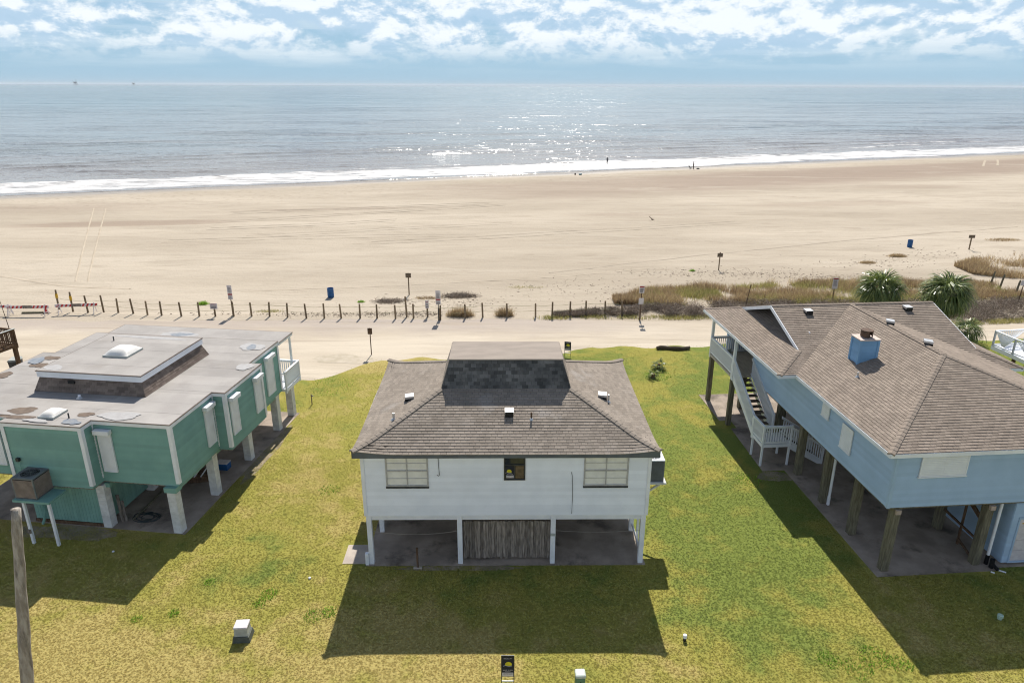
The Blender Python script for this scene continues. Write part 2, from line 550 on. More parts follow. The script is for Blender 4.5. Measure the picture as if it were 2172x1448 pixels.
# --- sand material
def sand_material():
    m = bpy.data.materials.new('sand')
    m.use_nodes = True
    t = m.node_tree
    b = t.nodes['Principled BSDF']
    pos = nd(t, 'ShaderNodeNewGeometry').outputs['Position']
    mp = nd(t, 'ShaderNodeMapping', vector_type='POINT')
    mp.inputs['Rotation'].default_value = (0, 0, R(-21))
    mp.inputs['Scale'].default_value = (0.25, 1.0, 1.0)
    t.links.new(pos, mp.inputs[0])
    v = mp.outputs[0]
    col = mixc(t, ramp(t, noise(t, v, 0.05, 5.0, 0.6), 0.35, 0.68), (0.430, 0.370, 0.292), (0.335, 0.283, 0.217))
    col = mixc(t, mth(t, 'MULTIPLY', ramp(t, noise(t, v, 0.35, 6.0, 0.65), 0.46, 0.68), 0.50), col, (0.290, 0.243, 0.184))
    # damp tan streaks lying along the shore, and the damp band by the water
    s = nd(t, 'ShaderNodeSeparateXYZ')
    t.links.new(pos, s.inputs[0])
    d = mth(t, 'MULTIPLY', mth(t, 'SUBTRACT', mth(t, 'ADD', mth(t, 'MULTIPLY', s.outputs[0], SHORE_K), SHORE_Y), s.outputs[1]), 0.9332)
    wob = mth(t, 'MULTIPLY', mth(t, 'SUBTRACT', noise(t, v, 0.12, 4.0), 0.5), 10.0)
    dd = mth(t, 'ADD', d, wob)
    band = mth(t, 'MULTIPLY', ramp(t, dd, 10.0, 20.0), mth(t, 'SUBTRACT', 1.0, ramp(t, dd, 34.0, 50.0)))
    along = ramp(t, noise(t, v, 0.022, 2.0, 0.5), 0.42, 0.56)
    east = ramp(t, s.outputs[0], -10.0, 45.0)
    col = mixc(t, mth(t, 'MULTIPLY', mth(t, 'MULTIPLY', band, mth(t, 'MAXIMUM', east, mth(t, 'MULTIPLY', along, 0.7))), 0.78), col, (0.245, 0.185, 0.142))
    for (px, py, rx_, ry_, am) in ((-55.0, 102.0, 17.0, 2.4, 0.75), (18.0, 109.0, 9.0, 2.0, 0.35), (-26.0, 115.5, 16.0, 1.6, 0.45), (55.0, 120.0, 16.0, 3.0, 0.35), (78.0, 143.0, 14.0, 3.0, 0.4)):
        ex = mth(t, 'POWER', mth(t, 'DIVIDE', mth(t, 'SUBTRACT', s.outputs[0], px), rx_), 2.0)
        ey = mth(t, 'POWER', mth(t, 'DIVIDE', mth(t, 'SUBTRACT', s.outputs[1], mth(t, 'ADD', mth(t, 'MULTIPLY', mth(t, 'SUBTRACT', s.outputs[0], px), 0.12), py)), ry_), 2.0)
        rr_ = mth(t, 'ADD', mth(t, 'ADD', ex, ey), mth(t, 'MULTIPLY', mth(t, 'SUBTRACT', noise(t, v, 0.4, 5.0, 0.65), 0.5), 3.0))
        col = mixc(t, mth(t, 'MULTIPLY', mth(t, 'SUBTRACT', 1.0, ramp(t, rr_, 0.2, 1.6)), am), col, (0.265, 0.205, 0.155))
    wet = mth(t, 'SUBTRACT', 1.0, ramp(t, dd, 1.0, 9.0))
    col = mixc(t, mth(t, 'MULTIPLY', wet, 0.75), col, (0.27, 0.225, 0.175))
    # trodden pits near the wet line
    pit = mth(t, 'MULTIPLY', ramp(t, noise(t, pos, 0.9, 3.0, 0.6), 0.56, 0.66), mth(t, 'SUBTRACT', 1.0, ramp(t, dd, 18.0, 34.0)))
    col = mixc(t, mth(t, 'MULTIPLY', pit, 0.55), col, (0.26, 0.215, 0.16))
    spot = ramp(t, noise(t, v, 0.16, 7.0, 0.72, 0.5), 0.53, 0.68)
    col = mixc(t, mth(t, 'MULTIPLY', spot, 0.40), col, (0.45, 0.395, 0.32))
    dark = ramp(t, noise(t, v, 0.8, 6.0, 0.75, 0.3), 0.56, 0.70)
    col = mixc(t, mth(t, 'MULTIPLY', dark, 0.60), col, (0.25, 0.205, 0.15))
    t.links.new(col, b.inputs['Base Color'])
    rg = mth(t, 'SUBTRACT', 0.95, mth(t, 'MULTIPLY', wet, 0.72))
    t.links.new(rg, b.inputs['Roughness'])
    b.inputs['Specular IOR Level'].default_value = 0.2
    h = mth(t, 'ADD', mth(t, 'MULTIPLY', noise(t, v, 1.2, 5.0, 0.6), 0.6), mth(t, 'MULTIPLY', noise(t, pos, 3.5, 3.0, 0.6), 0.35))
    bn = nd(t, 'ShaderNodeBump')
    bn.inputs['Strength'].default_value = 0.7
    bn.inputs['Distance'].default_value = 0.22
    t.links.new(h, bn.inputs['Height'])
    t.links.new(bn.outputs[0], b.inputs['Normal'])
    return m


SAND = sand_material()
xs = np.concatenate([np.linspace(-700, -130, 20), np.linspace(-125, 260, 330), np.linspace(270, 900, 20)])
ys = np.concatenate([[-40, 0, 30, 50], np.linspace(56, 110, 130), np.linspace(110.6, 290, 150), np.linspace(300, 560, 12)])
tag(grid_sheet('beach', xs, ys, lambda X, Y: np.where(Y > 56.5, beach_z(X, Y), 0.0), SAND), 'pale tan sand beach between the fence and the sea', kind='structure')


def road_material():
    m = pmat('sand_road', (0.50, 0.435, 0.345), (0.435, 0.372, 0.288), scale=0.30, rough=0.95, spec=0.15, world=True, stretch=(0.25, 1.2, 1), bump=0.45, bscale=1.1, bdist=0.14)
    t = m.node_tree
    b = t.nodes['Principled BSDF']
    src = b.inputs['Base Color'].links[0].from_socket
    pos = nd(t, 'ShaderNodeNewGeometry').outputs['Position']
    s = nd(t, 'ShaderNodeSeparateXYZ')
    t.links.new(pos, s.inputs[0])
    n = mth(t, 'MULTIPLY', mth(t, 'SUBTRACT', noise(t, pos, 0.25, 4.0), 0.5), 5.0)
    grav = mth(t, 'MULTIPLY', ramp(t, mth(t, 'ADD', s.outputs[1], n), 49.5, 54.0), mth(t, 'SUBTRACT', 1.0, ramp(t, s.outputs[0], 2.0, 18.0)))
    col = mixc(t, mth(t, 'MULTIPLY', grav, 0.75), src, (0.335, 0.285, 0.25))
    mp = nd(t, 'ShaderNodeMapping')
    mp.inputs['Scale'].default_value = (0.10, 1.6, 1.0)
    mp.inputs['Rotation'].default_value = (0, 0, R(3))
    t.links.new(pos, mp.inputs[0])
    rut = ramp(t, noise(t, mp.outputs[0], 0.9, 5.0, 0.6), 0.50, 0.66)
    col = mixc(t, mth(t, 'MULTIPLY', rut, 0.60), col, (0.34, 0.285, 0.225))
    spk = ramp(t, noise(t, pos, 5.5, 3.0, 0.7), 0.60, 0.70)
    col = mixc(t, mth(t, 'MULTIPLY', spk, 0.30), col, (0.30, 0.255, 0.205))
    t.links.new(col, b.inputs['Base Color'])
    return m


def wavy(x, base, amp, f, seed):
    return base + amp * (float(fbm(np.array([x * f + 50.0]), np.array([3.3]), seed)[0]) - 0.5) * 2


rx = np.linspace(-95, 110, 300)


def near_edge(x):       # where the lawn ends at the road
    e = 46.6 + 0.06 * x + (1.6 if x > 3 else 0.0) * min(1, max(0, (x - 3) / 3))
    if x < -9.0:
        e -= min(3.6, (-9.0 - x) * 0.9)
    if x < -30:
        e -= 3.0
    return wavy(x, e, 0.55, 0.35, 21) + 0.25 * math.sin(x * 1.7)


rv, rf = [], []
for i, x in enumerate(rx):
    rv += [(x, near_edge(x) - 3.0, 0.004), (x, wavy(x, 55.0 + (0.02 * x if x < 0 else -0.02 * x), 0.5, 0.5, 31), 0.004)]
for i in range(len(rx) - 1):
    rf.append((2 * i, 2 * i + 2, 2 * i + 3, 2 * i + 1))
tag(mesh_obj('road', np_mesh('road', rv, rf), road_material()), 'pale sand and shell road running past the houses', kind='structure')


def lawn_colour(t, pos):
    """patchy winter lawn: straw, olive and green"""
    s = nd(t, 'ShaderNodeSeparateXYZ')
    t.links.new(pos, s.inputs[0])
    big = noise(t, pos, 0.16, 4.0, 0.55)
    mid = noise(t, pos, 0.9, 5.0, 0.6)
    # greener between the houses on the right and behind, strawy near the front
    gx = ramp(t, s.outputs[0], -8.0, 8.0)
    gy = ramp(t, s.outputs[1], 17.5, 24.0)
    bias = mth(t, 'MULTIPLY', mth(t, 'ADD', mth(t, 'MULTIPLY', gx, 0.6), mth(t, 'MULTIPLY', gy, 0.55)), 0.20)
    k = mth(t, 'ADD', mth(t, 'ADD', mth(t, 'MULTIPLY', big, 0.6), mth(t, 'MULTIPLY', mid, 0.4)), mth(t, 'SUBTRACT', bias, 0.10))
    col = mixc(t, ramp(t, k, 0.40, 0.52), LAWN_A, LAWN_B)
    col = mixc(t, ramp(t, k, 0.52, 0.66), col, LAWN_C)
    return col, mid


LAWN_A, LAWN_B, LAWN_C = (0.400, 0.322, 0.115), (0.300, 0.272, 0.064), (0.172, 0.210, 0.047)


def lawn_material():
    m = bpy.data.materials.new('lawn_ground')
    m.use_nodes = True
    t = m.node_tree
    b = t.nodes['Principled BSDF']
    pos = nd(t, 'ShaderNodeNewGeometry').outputs['Position']
    col, mid = lawn_colour(t, pos)
    fine = noise(t, pos, 14.0, 4.0, 0.7)
    col = mixc(t, mth(t, 'MULTIPLY', ramp(t, fine, 0.42, 0.62), 0.32), col, (0.13, 0.13, 0.035))
    t.links.new(col, b.inputs['Base Color'])
    b.inputs['Roughness'].default_value = 0.95
    b.inputs['Specular IOR Level'].default_value = 0.05
    bn = nd(t, 'ShaderNodeBump')
    bn.inputs['Strength'].default_value = 0.8
    bn.inputs['Distance'].default_value = 0.06
    t.links.new(fine, bn.inputs['Height'])
    t.links.new(bn.outputs[0], b.inputs['Normal'])
    return m


def blade_material():
    m = bpy.data.materials.new('lawn_blades')
    m.use_nodes = True
    t = m.node_tree
    b = t.nodes['Principled BSDF']
    pos = nd(t, 'ShaderNodeNewGeometry').outputs['Position']
    col, mid = lawn_colour(t, pos)
    at = nd(t, 'ShaderNodeAttribute', attribute_name='var')
    k = mth(t, 'ADD', mth(t, 'MULTIPLY', at.outputs['Fac'], 0.6), 0.92)
    cc = nd(t, 'ShaderNodeCombineColor')
    for i in range(3):
        t.links.new(k, cc.inputs[i])
    col = mixc(t, 1.0, col, cc.outputs[0], 'MULTIPLY')
    t.links.new(col, b.inputs['Base Color'])
    b.inputs['Roughness'].default_value = 0.7
    b.inputs['Specular IOR Level'].default_value = 0.12
    tr = nd(t, 'ShaderNodeBsdfTranslucent')
    t.links.new(col, tr.inputs[0])
    mx = nd(t, 'ShaderNodeMixShader')
    mx.inputs[0].default_value = 0.5
    t.links.new(b.outputs[0], mx.inputs[1])
    t.links.new(tr.outputs[0], mx.inputs[2])
    t.links.new(mx.outputs[0], t.nodes['Material Output'].inputs[0])
    return m


lx = np.linspace(-34, 70, 360)
lv, lf = [], []
for x in lx:
    lv += [(x, -30.0, 0.008), (x, near_edge(x), 0.008)]
for i in range(len(lx) - 1):
    lf.append((2 * i, 2 * i + 2, 2 * i + 3, 2 * i + 1))
tag(mesh_obj('lawn', np_mesh('lawn', lv, lf), lawn_material()), 'straw and olive coloured winter lawn around the stilt houses', kind='structure')


# house frames: (origin, rotation about z)
WH, WR = (-0.2, 23.6), R(0.7)
GH, GR = (-13.85, 25.69), R(-7.2)
BH, BR = (14.75, 23.1), R(4.8)


def to_local(x, y, O, rot):
    dx, dy = x - O[0], y - O[1]
    c, s = math.cos(-rot), math.sin(-rot)
    return dx * c - dy * s, dx * s + dy * c


def on_slab(x, y):
    a, b = to_local(x, y, WH, WR)
    if -5.75 < a < 5.65 and -0.15 < b < 8.9:
        return True
    if -6.6 < a < -5.6 and 0.0 < b < 1.3:
        return True
    a, b = to_local(x, y, GH, GR)
    if -11.2 < a < 0.05 and -0.25 < b < 11.8:
        return True
    a, b = to_local(x, y, BH, BR)
    if (-0.55 < a < 9.5 and -0.25 < b < 17.5) or (-1.1 < a < 0 and 7.9 < b < 12.5):
        return True
    return False


cell = 0.5
gv, gf, gd = [], [], []
for ix in range(int(-34 / cell), int(48 / cell)):
    for iy in range(int(14 / cell), int(50 / cell)):
        x0, y0 = ix * cell, iy * cell
        xc, yc = x0 + cell / 2, y0 + cell / 2
        if abs(xc) > 0.80 * yc + 3.5 or yc > near_edge(xc) + 0.35 or on_slab(xc, yc):
            continue
        d = 250.0 if yc < 24 else (175.0 if yc < 32 else 95.0)
        edge = near_edge(xc) - yc
        if edge < 1.2:
            d *= max(0.12, edge / 1.2)
        if (xc - 0.2) ** 2 < 30 and 22.0 < yc < 23.5:
            d *= 0.8
        b = len(gv)
        gv += [(x0, y0, 0.008), (x0 + cell, y0, 0.008), (x0 + cell, y0 + cell, 0.008), (x0, y0 + cell, 0.008)]
        gf.append((b, b + 1, b + 2, b + 3))
        gd.append(d)
gme = np_mesh('grass', gv, gf)
ga = gme.attributes.new('dens', 'FLOAT', 'FACE')
ga.data.foreach_set('value', np.array(gd, dtype=np.float32))

tuft = MB()
for i in range(11):
    a = random.uniform(0, 6.283)
    r0 = random.uniform(0, 0.045)
    px, py = r0 * math.cos(a), r0 * math.sin(a)
    a2 = random.uniform(0, 6.283)
    h = random.uniform(0.007, 0.020)
    ln = random.uniform(0.03, 0.075)
    wd = random.uniform(0.006, 0.011)
    dx, dy = math.cos(a2), math.sin(a2)
    sx, sy = -dy * wd, dx * wd
    mx_, my_ = px + dx * ln * 0.4, py + dy * ln * 0.4
    ex, ey = px + dx * ln, py + dy * ln
    tuft.add([(px - sx, py - sy, 0), (px + sx, py + sy, 0), (mx_ + sx * .8, my_ + sy * .8, h * 0.75), (mx_ - sx * .8, my_ - sy * .8, h * 0.75), (ex, ey, h)],
             [(0, 1, 2, 3), (3, 2, 4)], random.random())
tuft_me = tuft.mesh('grass_tuft')
tuft_me.materials.append(blade_material())
tuft_o = bpy.data.objects.new('grass_tuft', tuft_me)


def scatter(name, mesh, src, smin, smax, seed, dens_attr='dens'):
    o = mesh_obj(name, mesh, None)
    ng = bpy.data.node_groups.new('scatter_' + name, 'GeometryNodeTree')
    ng.interface.new_socket('Geometry', in_out='INPUT', socket_type='NodeSocketGeometry')
    ng.interface.new_socket('Geometry', in_out='OUTPUT', socket_type='NodeSocketGeometry')
    gi, go = ng.nodes.new('NodeGroupInput'), ng.nodes.new('NodeGroupOutput')
    dp = ng.nodes.new('GeometryNodeDistributePointsOnFaces')
    na = ng.nodes.new('GeometryNodeInputNamedAttribute')
    na.data_type = 'FLOAT'
    na.inputs['Name'].default_value = dens_attr
    oi = ng.nodes.new('GeometryNodeObjectInfo')
    oi.inputs['Object'].default_value = src
    ip = ng.nodes.new('GeometryNodeInstanceOnPoints')
    rr = ng.nodes.new('FunctionNodeRandomValue')
    rr.data_type = 'FLOAT_VECTOR'
    rr.inputs[0].default_value = (-0.25, -0.25, 0)
    rr.inputs[1].default_value = (0.25, 0.25, 6.283)
    rs = ng.nodes.new('FunctionNodeRandomValue')
    rs.data_type = 'FLOAT'
    rs.inputs[2].default_value = smin
    rs.inputs[3].default_value = smax
    dp.inputs['Seed'].default_value = seed
    L = ng.links.new
    L(gi.outputs[0], dp.inputs['Mesh'])
    L(na.outputs[0], dp.inputs['Density'])
    L(dp.outputs['Points'], ip.inputs['Points'])
    L(oi.outputs['Geometry'], ip.inputs['Instance'])
    L(rr.outputs[0], ip.inputs['Rotation'])
    L(rs.outputs[1], ip.inputs['Scale'])
    L(ip.outputs[0], go.inputs[0])
    md = o.modifiers.new('scatter', 'NODES')
    md.node_group = ng
    return o


tag(scatter('grass', gme, tuft_o, 0.38, 0.85, 3), 'short matted blades of straw and green lawn grass', 'grass', kind='stuff')


# ------------------------------------------------------------------ sea
def sea_material():
    m = bpy.data.materials.new('sea_water')
    m.use_nodes = True
    t = m.node_tree
    b = t.nodes['Principled BSDF']
    pos = nd(t, 'ShaderNodeNewGeometry').outputs['Position']
    s = nd(t, 'ShaderNodeSeparateXYZ')
    t.links.new(pos, s.inputs[0])
    d = mth(t, 'MULTIPLY', mth(t, 'SUBTRACT', s.outputs[1], mth(t, 'ADD', mth(t, 'MULTIPLY', s.outputs[0], SHORE_K), SHORE_Y)), 0.9332)
    mp = nd(t, 'ShaderNodeMapping', vector_type='POINT')
    mp.inputs['Rotation'].default_value = (0, 0, R(-21))
    mp.inputs['Scale'].default_value = (0.22, 1.0, 1.0)
    t.links.new(pos, mp.inputs[0])
    v = mp.outputs[0]
    # silty shallows to blue-green deep water
    near = mixc(t, ramp(t, d, 5.0, 140.0), (0.235, 0.22, 0.205), (0.16, 0.19, 0.20))
    col = mixc(t, ramp(t, d, 120.0, 900.0), near, (0.10, 0.165, 0.19))
    silt = mth(t, 'MULTIPLY', ramp(t, noise(t, v, 0.05, 4.0), 0.45, 0.7), mth(t, 'SUBTRACT', 1.0, ramp(t, d, 80.0, 350.0)))
    col = mixc(t, mth(t, 'MULTIPLY', silt, 0.5), col, (0.20, 0.18, 0.17))
    # foam of the swash and the breakers
    wob = mth(t, 'MULTIPLY', mth(t, 'SUBTRACT', noise(t, v, 0.10, 6.0, 0.65), 0.5), 15.0)
    dd = mth(t, 'ADD', d, wob)
    lace = noise(t, v, 0.55, 8.0, 0.72, 0.6)
    solid = mth(t, 'MULTIPLY', ramp(t, dd, 1.0, 3.5), mth(t, 'SUBTRACT', 1.0, ramp(t, dd, 15.0, 24.0)))
    foam = ramp(t, mth(t, 'ADD', mth(t, 'MULTIPLY', lace, 1.0), mth(t, 'MULTIPLY', solid, 0.24)), 0.58, 0.84)
    foam = mth(t, 'MULTIPLY', foam, ramp(t, solid, 0.0, 0.15))
    # scattered white caps further out
    at = nd(t, 'ShaderNodeAttribute', attribute_name='crest')
    caps = mth(t, 'MULTIPLY', at.outputs['Fac'], ramp(t, lace, 0.48, 0.60))
    foam = mth(t, 'MAXIMUM', foam, caps)
    col = mixc(t, foam, col, (0.66, 0.65, 0.64))
    t.links.new(col, b.inputs['Base Color'])
    rg = mth(t, 'ADD', mth(t, 'MULTIPLY', foam, 0.5), 0.21)
    t.links.new(rg, b.inputs['Roughness'])
    b.inputs['IOR'].default_value = 1.333
    # wave slopes of several lengths, as tilts of the normal
    tilt = None
    for sc_, st, amp_ in ((0.020, 0.22, 0.30), (0.055, 0.20, 0.56), (0.17, 0.28, 0.66), (0.75, 0.6, 0.80), (2.6, 0.8, 0.95)):
        mq = nd(t, 'ShaderNodeMapping', vector_type='POINT')
        mq.inputs['Rotation'].default_value = (0, 0, R(-21))
        mq.inputs['Scale'].default_value = (st, 1.0, 1.0)
        t.links.new(pos, mq.inputs[0])
        n = nd(t, 'ShaderNodeTexNoise')
        n.inputs['Scale'].default_value = sc_
        n.inputs['Detail'].default_value = 2.0
        t.links.new(mq.outputs[0], n.inputs['Vector'])
        va = nd(t, 'ShaderNodeVectorMath', operation='MULTIPLY_ADD')
        va.inputs[1].default_value = (amp_ * 0.6, amp_, 0)
        va.inputs[2].default_value = (-amp_ * 0.3, -amp_ * 0.5, 0)
        t.links.new(n.outputs['Color'], va.inputs[0])
        if tilt is None:
            tilt = va.outputs[0]
        else:
            ad = nd(t, 'ShaderNodeVectorMath', operation='ADD')
            t.links.new(tilt, ad.inputs[0])
            t.links.new(va.outputs[0], ad.inputs[1])
            tilt = ad.outputs[0]
    ad = nd(t, 'ShaderNodeVectorMath', operation='ADD')
    t.links.new(nd(t, 'ShaderNodeNewGeometry').outputs['Normal'], ad.inputs[0])
    t.links.new(tilt, ad.inputs[1])
    nm = nd(t, 'ShaderNodeVectorMath', operation='NORMALIZE')
    t.links.new(ad.outputs[0], nm.inputs[0])
    t.links.new(nm.outputs[0], b.inputs['Normal'])
    return m


ss = np.concatenate([np.linspace(-4, 60, 180), np.linspace(60.6, 200, 190), np.geomspace(203, 40000, 60)])
tt = np.concatenate([-np.geomspace(40000, 330, 24), np.linspace(-310, 420, 360), np.geomspace(440, 40000, 24)])
T, S = np.meshgrid(tt, ss)
amp = np.clip((S - 2) / 25, 0, 1) * np.clip((260 - S) / 120, 0, 1)
wob = fbm(T * 0.012 + 7, S * 0.03 + 3, 41) * 26 + fbm(T * 0.05 + 2, S * 0.05, 43) * 5
ph = (S + wob) / 10.5
crest = np.maximum(0, np.sin(ph * 2 * math.pi)) ** 3
gate = np.clip((fbm(T * 0.02 + 90, S * 0.06 + 20, 47) - 0.42) / 0.16, 0, 1)
Hh = crest * gate * 0.30 * amp
ph2 = (S + fbm(T * 0.03 + 31, S * 0.08 + 3, 51) * 12) / 4.3
Hh += np.maximum(0, np.sin(ph2 * 2 * math.pi)) ** 2 * 0.10 * amp * np.clip((fbm(T * 0.04 + 9, S * 0.1 + 2, 53) - 0.4) / 0.2, 0, 1)
# the line of breakers
brk = np.exp(-((S - 18.5 - (fbm(T * 0.03, S * 0 + 5, 61) - 0.5) * 9) / 1.3) ** 2) * np.clip((fbm(T * 0.045 + 70, S * 0 + 8, 63) - 0.40) / 0.12, 0, 1)
Hh += brk * 0.35
X = T * ET.x + S * EN.x
Y = SHORE_Y + T * ET.y + S * EN.y
Z = WATER_Z + Hh - np.where(S < 0, 0.25, 0) - np.clip(S, 0, 60) * 0.0
nx = len(tt)
ii = np.arange((len(ss) - 1) * nx).reshape(len(ss) - 1, nx)[:, :-1].ravel()
sme = np_mesh('sea', np.stack([X.ravel(), Y.ravel(), Z.ravel()], 1), np.stack([ii, ii + 1, ii + nx + 1, ii + nx], 1), smooth=True)
ca = sme.attributes.new('crest', 'FLOAT', 'POINT')
out = np.clip((S - 15) / 10, 0, 1) * np.clip((90 - S) / 50, 0, 1)
capm = np.roll(crest * gate, 0, 0) * out * np.clip((fbm(T * 0.03 + 11, S * 0.05 + 77, 67) - 0.50) / 0.08, 0, 1)
ca.data.foreach_set('value', np.clip(capm, 0, 1).astype(np.float32).ravel())
tag(mesh_obj('sea', sme, sea_material()), 'blue grey sea with low waves and a white surf line', kind='structure')
# ------------------------------------------------------------------ building helpers
def clip_poly(poly, conv):
    """Sutherland-Hodgman: clip 2D poly by convex ccw polygon"""
    out = poly
    n = len(conv)
    for i in range(n):
        a, b = conv[i], conv[(i + 1) % n]
        ex, ey = b[0] - a[0], b[1] - a[1]
        src, out = out, []
        if not src:
            return []
        for j in range(len(src)):
            p, q = src[j], src[(j + 1) % len(src)]
            dp = ex * (p[1] - a[1]) - ey * (p[0] - a[0])
            dq = ex * (q[1] - a[1]) - ey * (q[0] - a[0])
            if dp >= 0:
                out.append(p)
            if (dp >= 0) != (dq >= 0):
                k = dp / (dp - dq)
                out.append((p[0] + (q[0] - p[0]) * k, p[1] + (q[1] - p[1]) * k))
    return out


def area2(p):
    return 0.5 * sum(p[i][0] * p[(i + 1) % len(p)][1] - p[(i + 1) % len(p)][0] * p[i][1] for i in range(len(p)))


class Shingler:
    """lays overlapping tabs on planar slopes; the nearest 300 become parts of their own"""

    def __init__(self, roof, mat, M, warp=None, expo=0.145, tab=0.235, keep=300):
        self.roof, self.mat, self.M, self.warp = roof, mat, M, warp
        self.expo, self.tab, self.keep = expo, tab, keep
        self.items = []

    def slope(self, polys3, eave_a, eave_b, visible=True):
        """polys3: convex 3D polygons lying in one plane; eave_a->eave_b runs along the eave with the slope on its left seen from above"""
        a, b = Vector(eave_a), Vector(eave_b)
        u = (b - a).normalized()
        p0 = None
        for poly in polys3:
            for p in poly:
                if (Vector(p) - a).cross(u).length > 0.3:
                    p0 = Vector(p)
        n = u.cross(p0 - a).normalized()
        wv = n.cross(u).normalized()
        for poly in polys3:
            q = [((Vector(p) - a).dot(u), (Vector(p) - a).dot(wv)) for p in poly]
            if area2(q) < 0:
                q = q[::-1]
            amin, amax = min(p[0] for p in q), max(p[0] for p in q)
            bmin, bmax = min(p[1] for p in q), max(p[1] for p in q)
            r0, r1 = int(math.floor(bmin / self.expo)) - 1, int(math.ceil(bmax / self.expo)) + 1
            for r in range(r0, r1):
                lo = r * self.expo
                i0 = int(math.floor(amin / self.tab)) - 1
                i1 = int(math.ceil(amax / self.tab)) + 1
                off = (r % 2) * self.tab * 0.5 + (r * 0.37 % 1) * 0.06
                for i in range(i0, i1):
                    x0 = i * self.tab + off + 0.004
                    x1 = x0 + self.tab - 0.008
                    jit = random.uniform(-0.006, 0.006)
                    rect = [(x0, lo + jit), (x1, lo + jit), (x1, lo + self.expo * 1.12), (x0, lo + self.expo * 1.12)]
                    c = clip_poly(rect, q)
                    if len(c) < 3 or abs(area2(c)) < 0.0015:
                        continue
                    top, bot = [], []
                    for (pa, pb) in c:
                        k = (pb - lo) / (self.expo * 1.12)
                        P = a + u * pa + wv * pb
                        top.append(P + n * (0.026 - 0.020 * k))
                        bot.append(P + n * 0.001)
                    if self.warp:
                        top = [self.warp(P) for P in top]
                        bot = [self.warp(P) for P in bot]
                    ctr = self.M @ (sum(top, Vector()) / len(top))
                    dist = (ctr - Vector((0, 0, 18))).length + (0 if visible else 1000)
                    self.items.append((dist, bot, top, random.random() ** 1.0))

    def build(self):
        self.items.sort(key=lambda it: it[0])
        rest = MB()
        for k, (d, bot, top, var) in enumerate(self.items):
            mb = MB() if k < self.keep else rest
            n = len(bot)
            fs = [tuple(range(n, 2 * n))] + [(i, (i + 1) % n, n + (i + 1) % n, n + i) for i in range(n)]
            mb.add(bot + top, fs, var)
            if k < self.keep:
                mb.build('shingle', self.mat, self.roof)
        if rest.f:
            tag(rest.build('shingle_field', self.mat, self.roof), kind='stuff')


def ridge_caps(mb, p0, p1, half=0.13, drop=0.035, step=0.24):
    p0, p1 = Vector(p0), Vector(p1)
    L = (p1 - p0).length
    d = (p1 - p0) / L
    s = d.cross(Vector((0, 0, 1))).normalized()
    k = 0.0
    while k < L - 0.05:
        e = min(k + step * 1.25, L)
        c0, c1 = p0 + d * k, p0 + d * e
        hi, lo = Vector((0, 0, 0.060)), Vector((0, 0, 0.042))
        dn = Vector((0, 0, -drop))
        vs = [c0 - s * half + dn + hi, c0 + hi, c0 + s * half + dn + hi, c1 + s * half + dn + lo, c1 + lo, c1 - s * half + dn + lo]
        bs = [v - Vector((0, 0, 0.06)) for v in vs]
        mb.add(vs + bs, [(0, 1, 4, 5), (1, 2, 3, 4), (6, 7, 1, 0), (7, 8, 2, 1), (8, 9, 3, 2), (11, 6, 0, 5)], .35 + .3 * random.random())
        k += step


def siding(wall, p0, p1, z0, z1, mat, openings=(), expo=0.15, out=0.02):
    """lap boards on the plane p0->p1 (outside on the right of travel); each board a mesh of its own"""
    a, b = Vector((p0[0], p0[1], 0)), Vector((p1[0], p1[1], 0))
    L = (b - a).length
    u = (b - a) / L
    n = Vector((u.y, -u.x, 0))
    rows = int(math.ceil((z1 - z0) / expo - 1e-6))
    for r in range(rows):
        zb, zt = z0 + r * expo, min(z0 + (r + 1) * expo, z1)
        spans = [(0.0, L)]
        for (o0, o1, oz0, oz1) in openings:
            if oz0 < zt - 0.02 and oz1 > zb + 0.02:
                ns = []
                for (s0, s1) in spans:
                    if o0 > s0 + 0.02:
                        ns.append((s0, min(s1, o0)))
                    if o1 < s1 - 0.02:
                        ns.append((max(s0, o1), s1))
                    if o1 <= s0 or o0 >= s1:
                        ns.append((s0, s1))
                spans = list({(round(p, 4), round(q, 4)) for p, q in ns if q - p > 0.02})
        for (s0, s1) in spans:
            A, B = a + u * s0, a + u * s1
            zz, zu = Vector((0, 0, zb)), Vector((0, 0, zt + (0.006 if zt < z1 else 0)))
            o_b, o_t = n * (out + 0.014), n * out * 0.35
            mb = MB().hexa([A + zz, B + zz, B + zz + o_b, A + zz + o_b][::-1] and
                           [A + o_b + zz, B + o_b + zz, B + zz, A + zz, A + o_t + zu, B + o_t + zu, B + zu, A + zu], random.random())
            mb.build('siding_board', mat, wall)


def wall_box(name, p0, p1, z0, z1, mat, parent, thick=0.12):
    a, b = Vector((p0[0], p0[1], 0)), Vector((p1[0], p1[1], 0))
    u = (b - a).normalized()
    n = Vector((u.y, -u.x, 0))
    i0, i1 = a - n * thick, b - n * thick
    zz, zt = Vector((0, 0, z0)), Vector((0, 0, z1))
    return MB().hexa([a + zz, b + zz, i1 + zz, i0 + zz, a + zt, b + zt, i1 + zt, i0 + zt]).build(name, mat, parent)


def frame4(mb, u, n, o, a0, a1, z0, z1, wd, dep0, dep1):
    """a rectangular frame on the plane through o with axes u and z, outward n"""
    def P(a, z, d):
        return Vector(o) + Vector(u) * a + Vector((0, 0, z)) + Vector(n) * d
    def bx(x0, x1, y0, y1):
        mb.hexa([P(x0, y0, dep1), P(x1, y0, dep1), P(x1, y0, dep0), P(x0, y0, dep0), P(x0, y1, dep1), P(x1, y1, dep1), P(x1, y1, dep0), P(x0, y1, dep0)])
    bx(a0, a0 + wd, z0, z1)
    bx(a1 - wd, a1, z0, z1)
    bx(a0 + wd, a1 - wd, z1 - wd, z1)
    bx(a0 + wd, a1 - wd, z0, z0 + wd)
    return mb


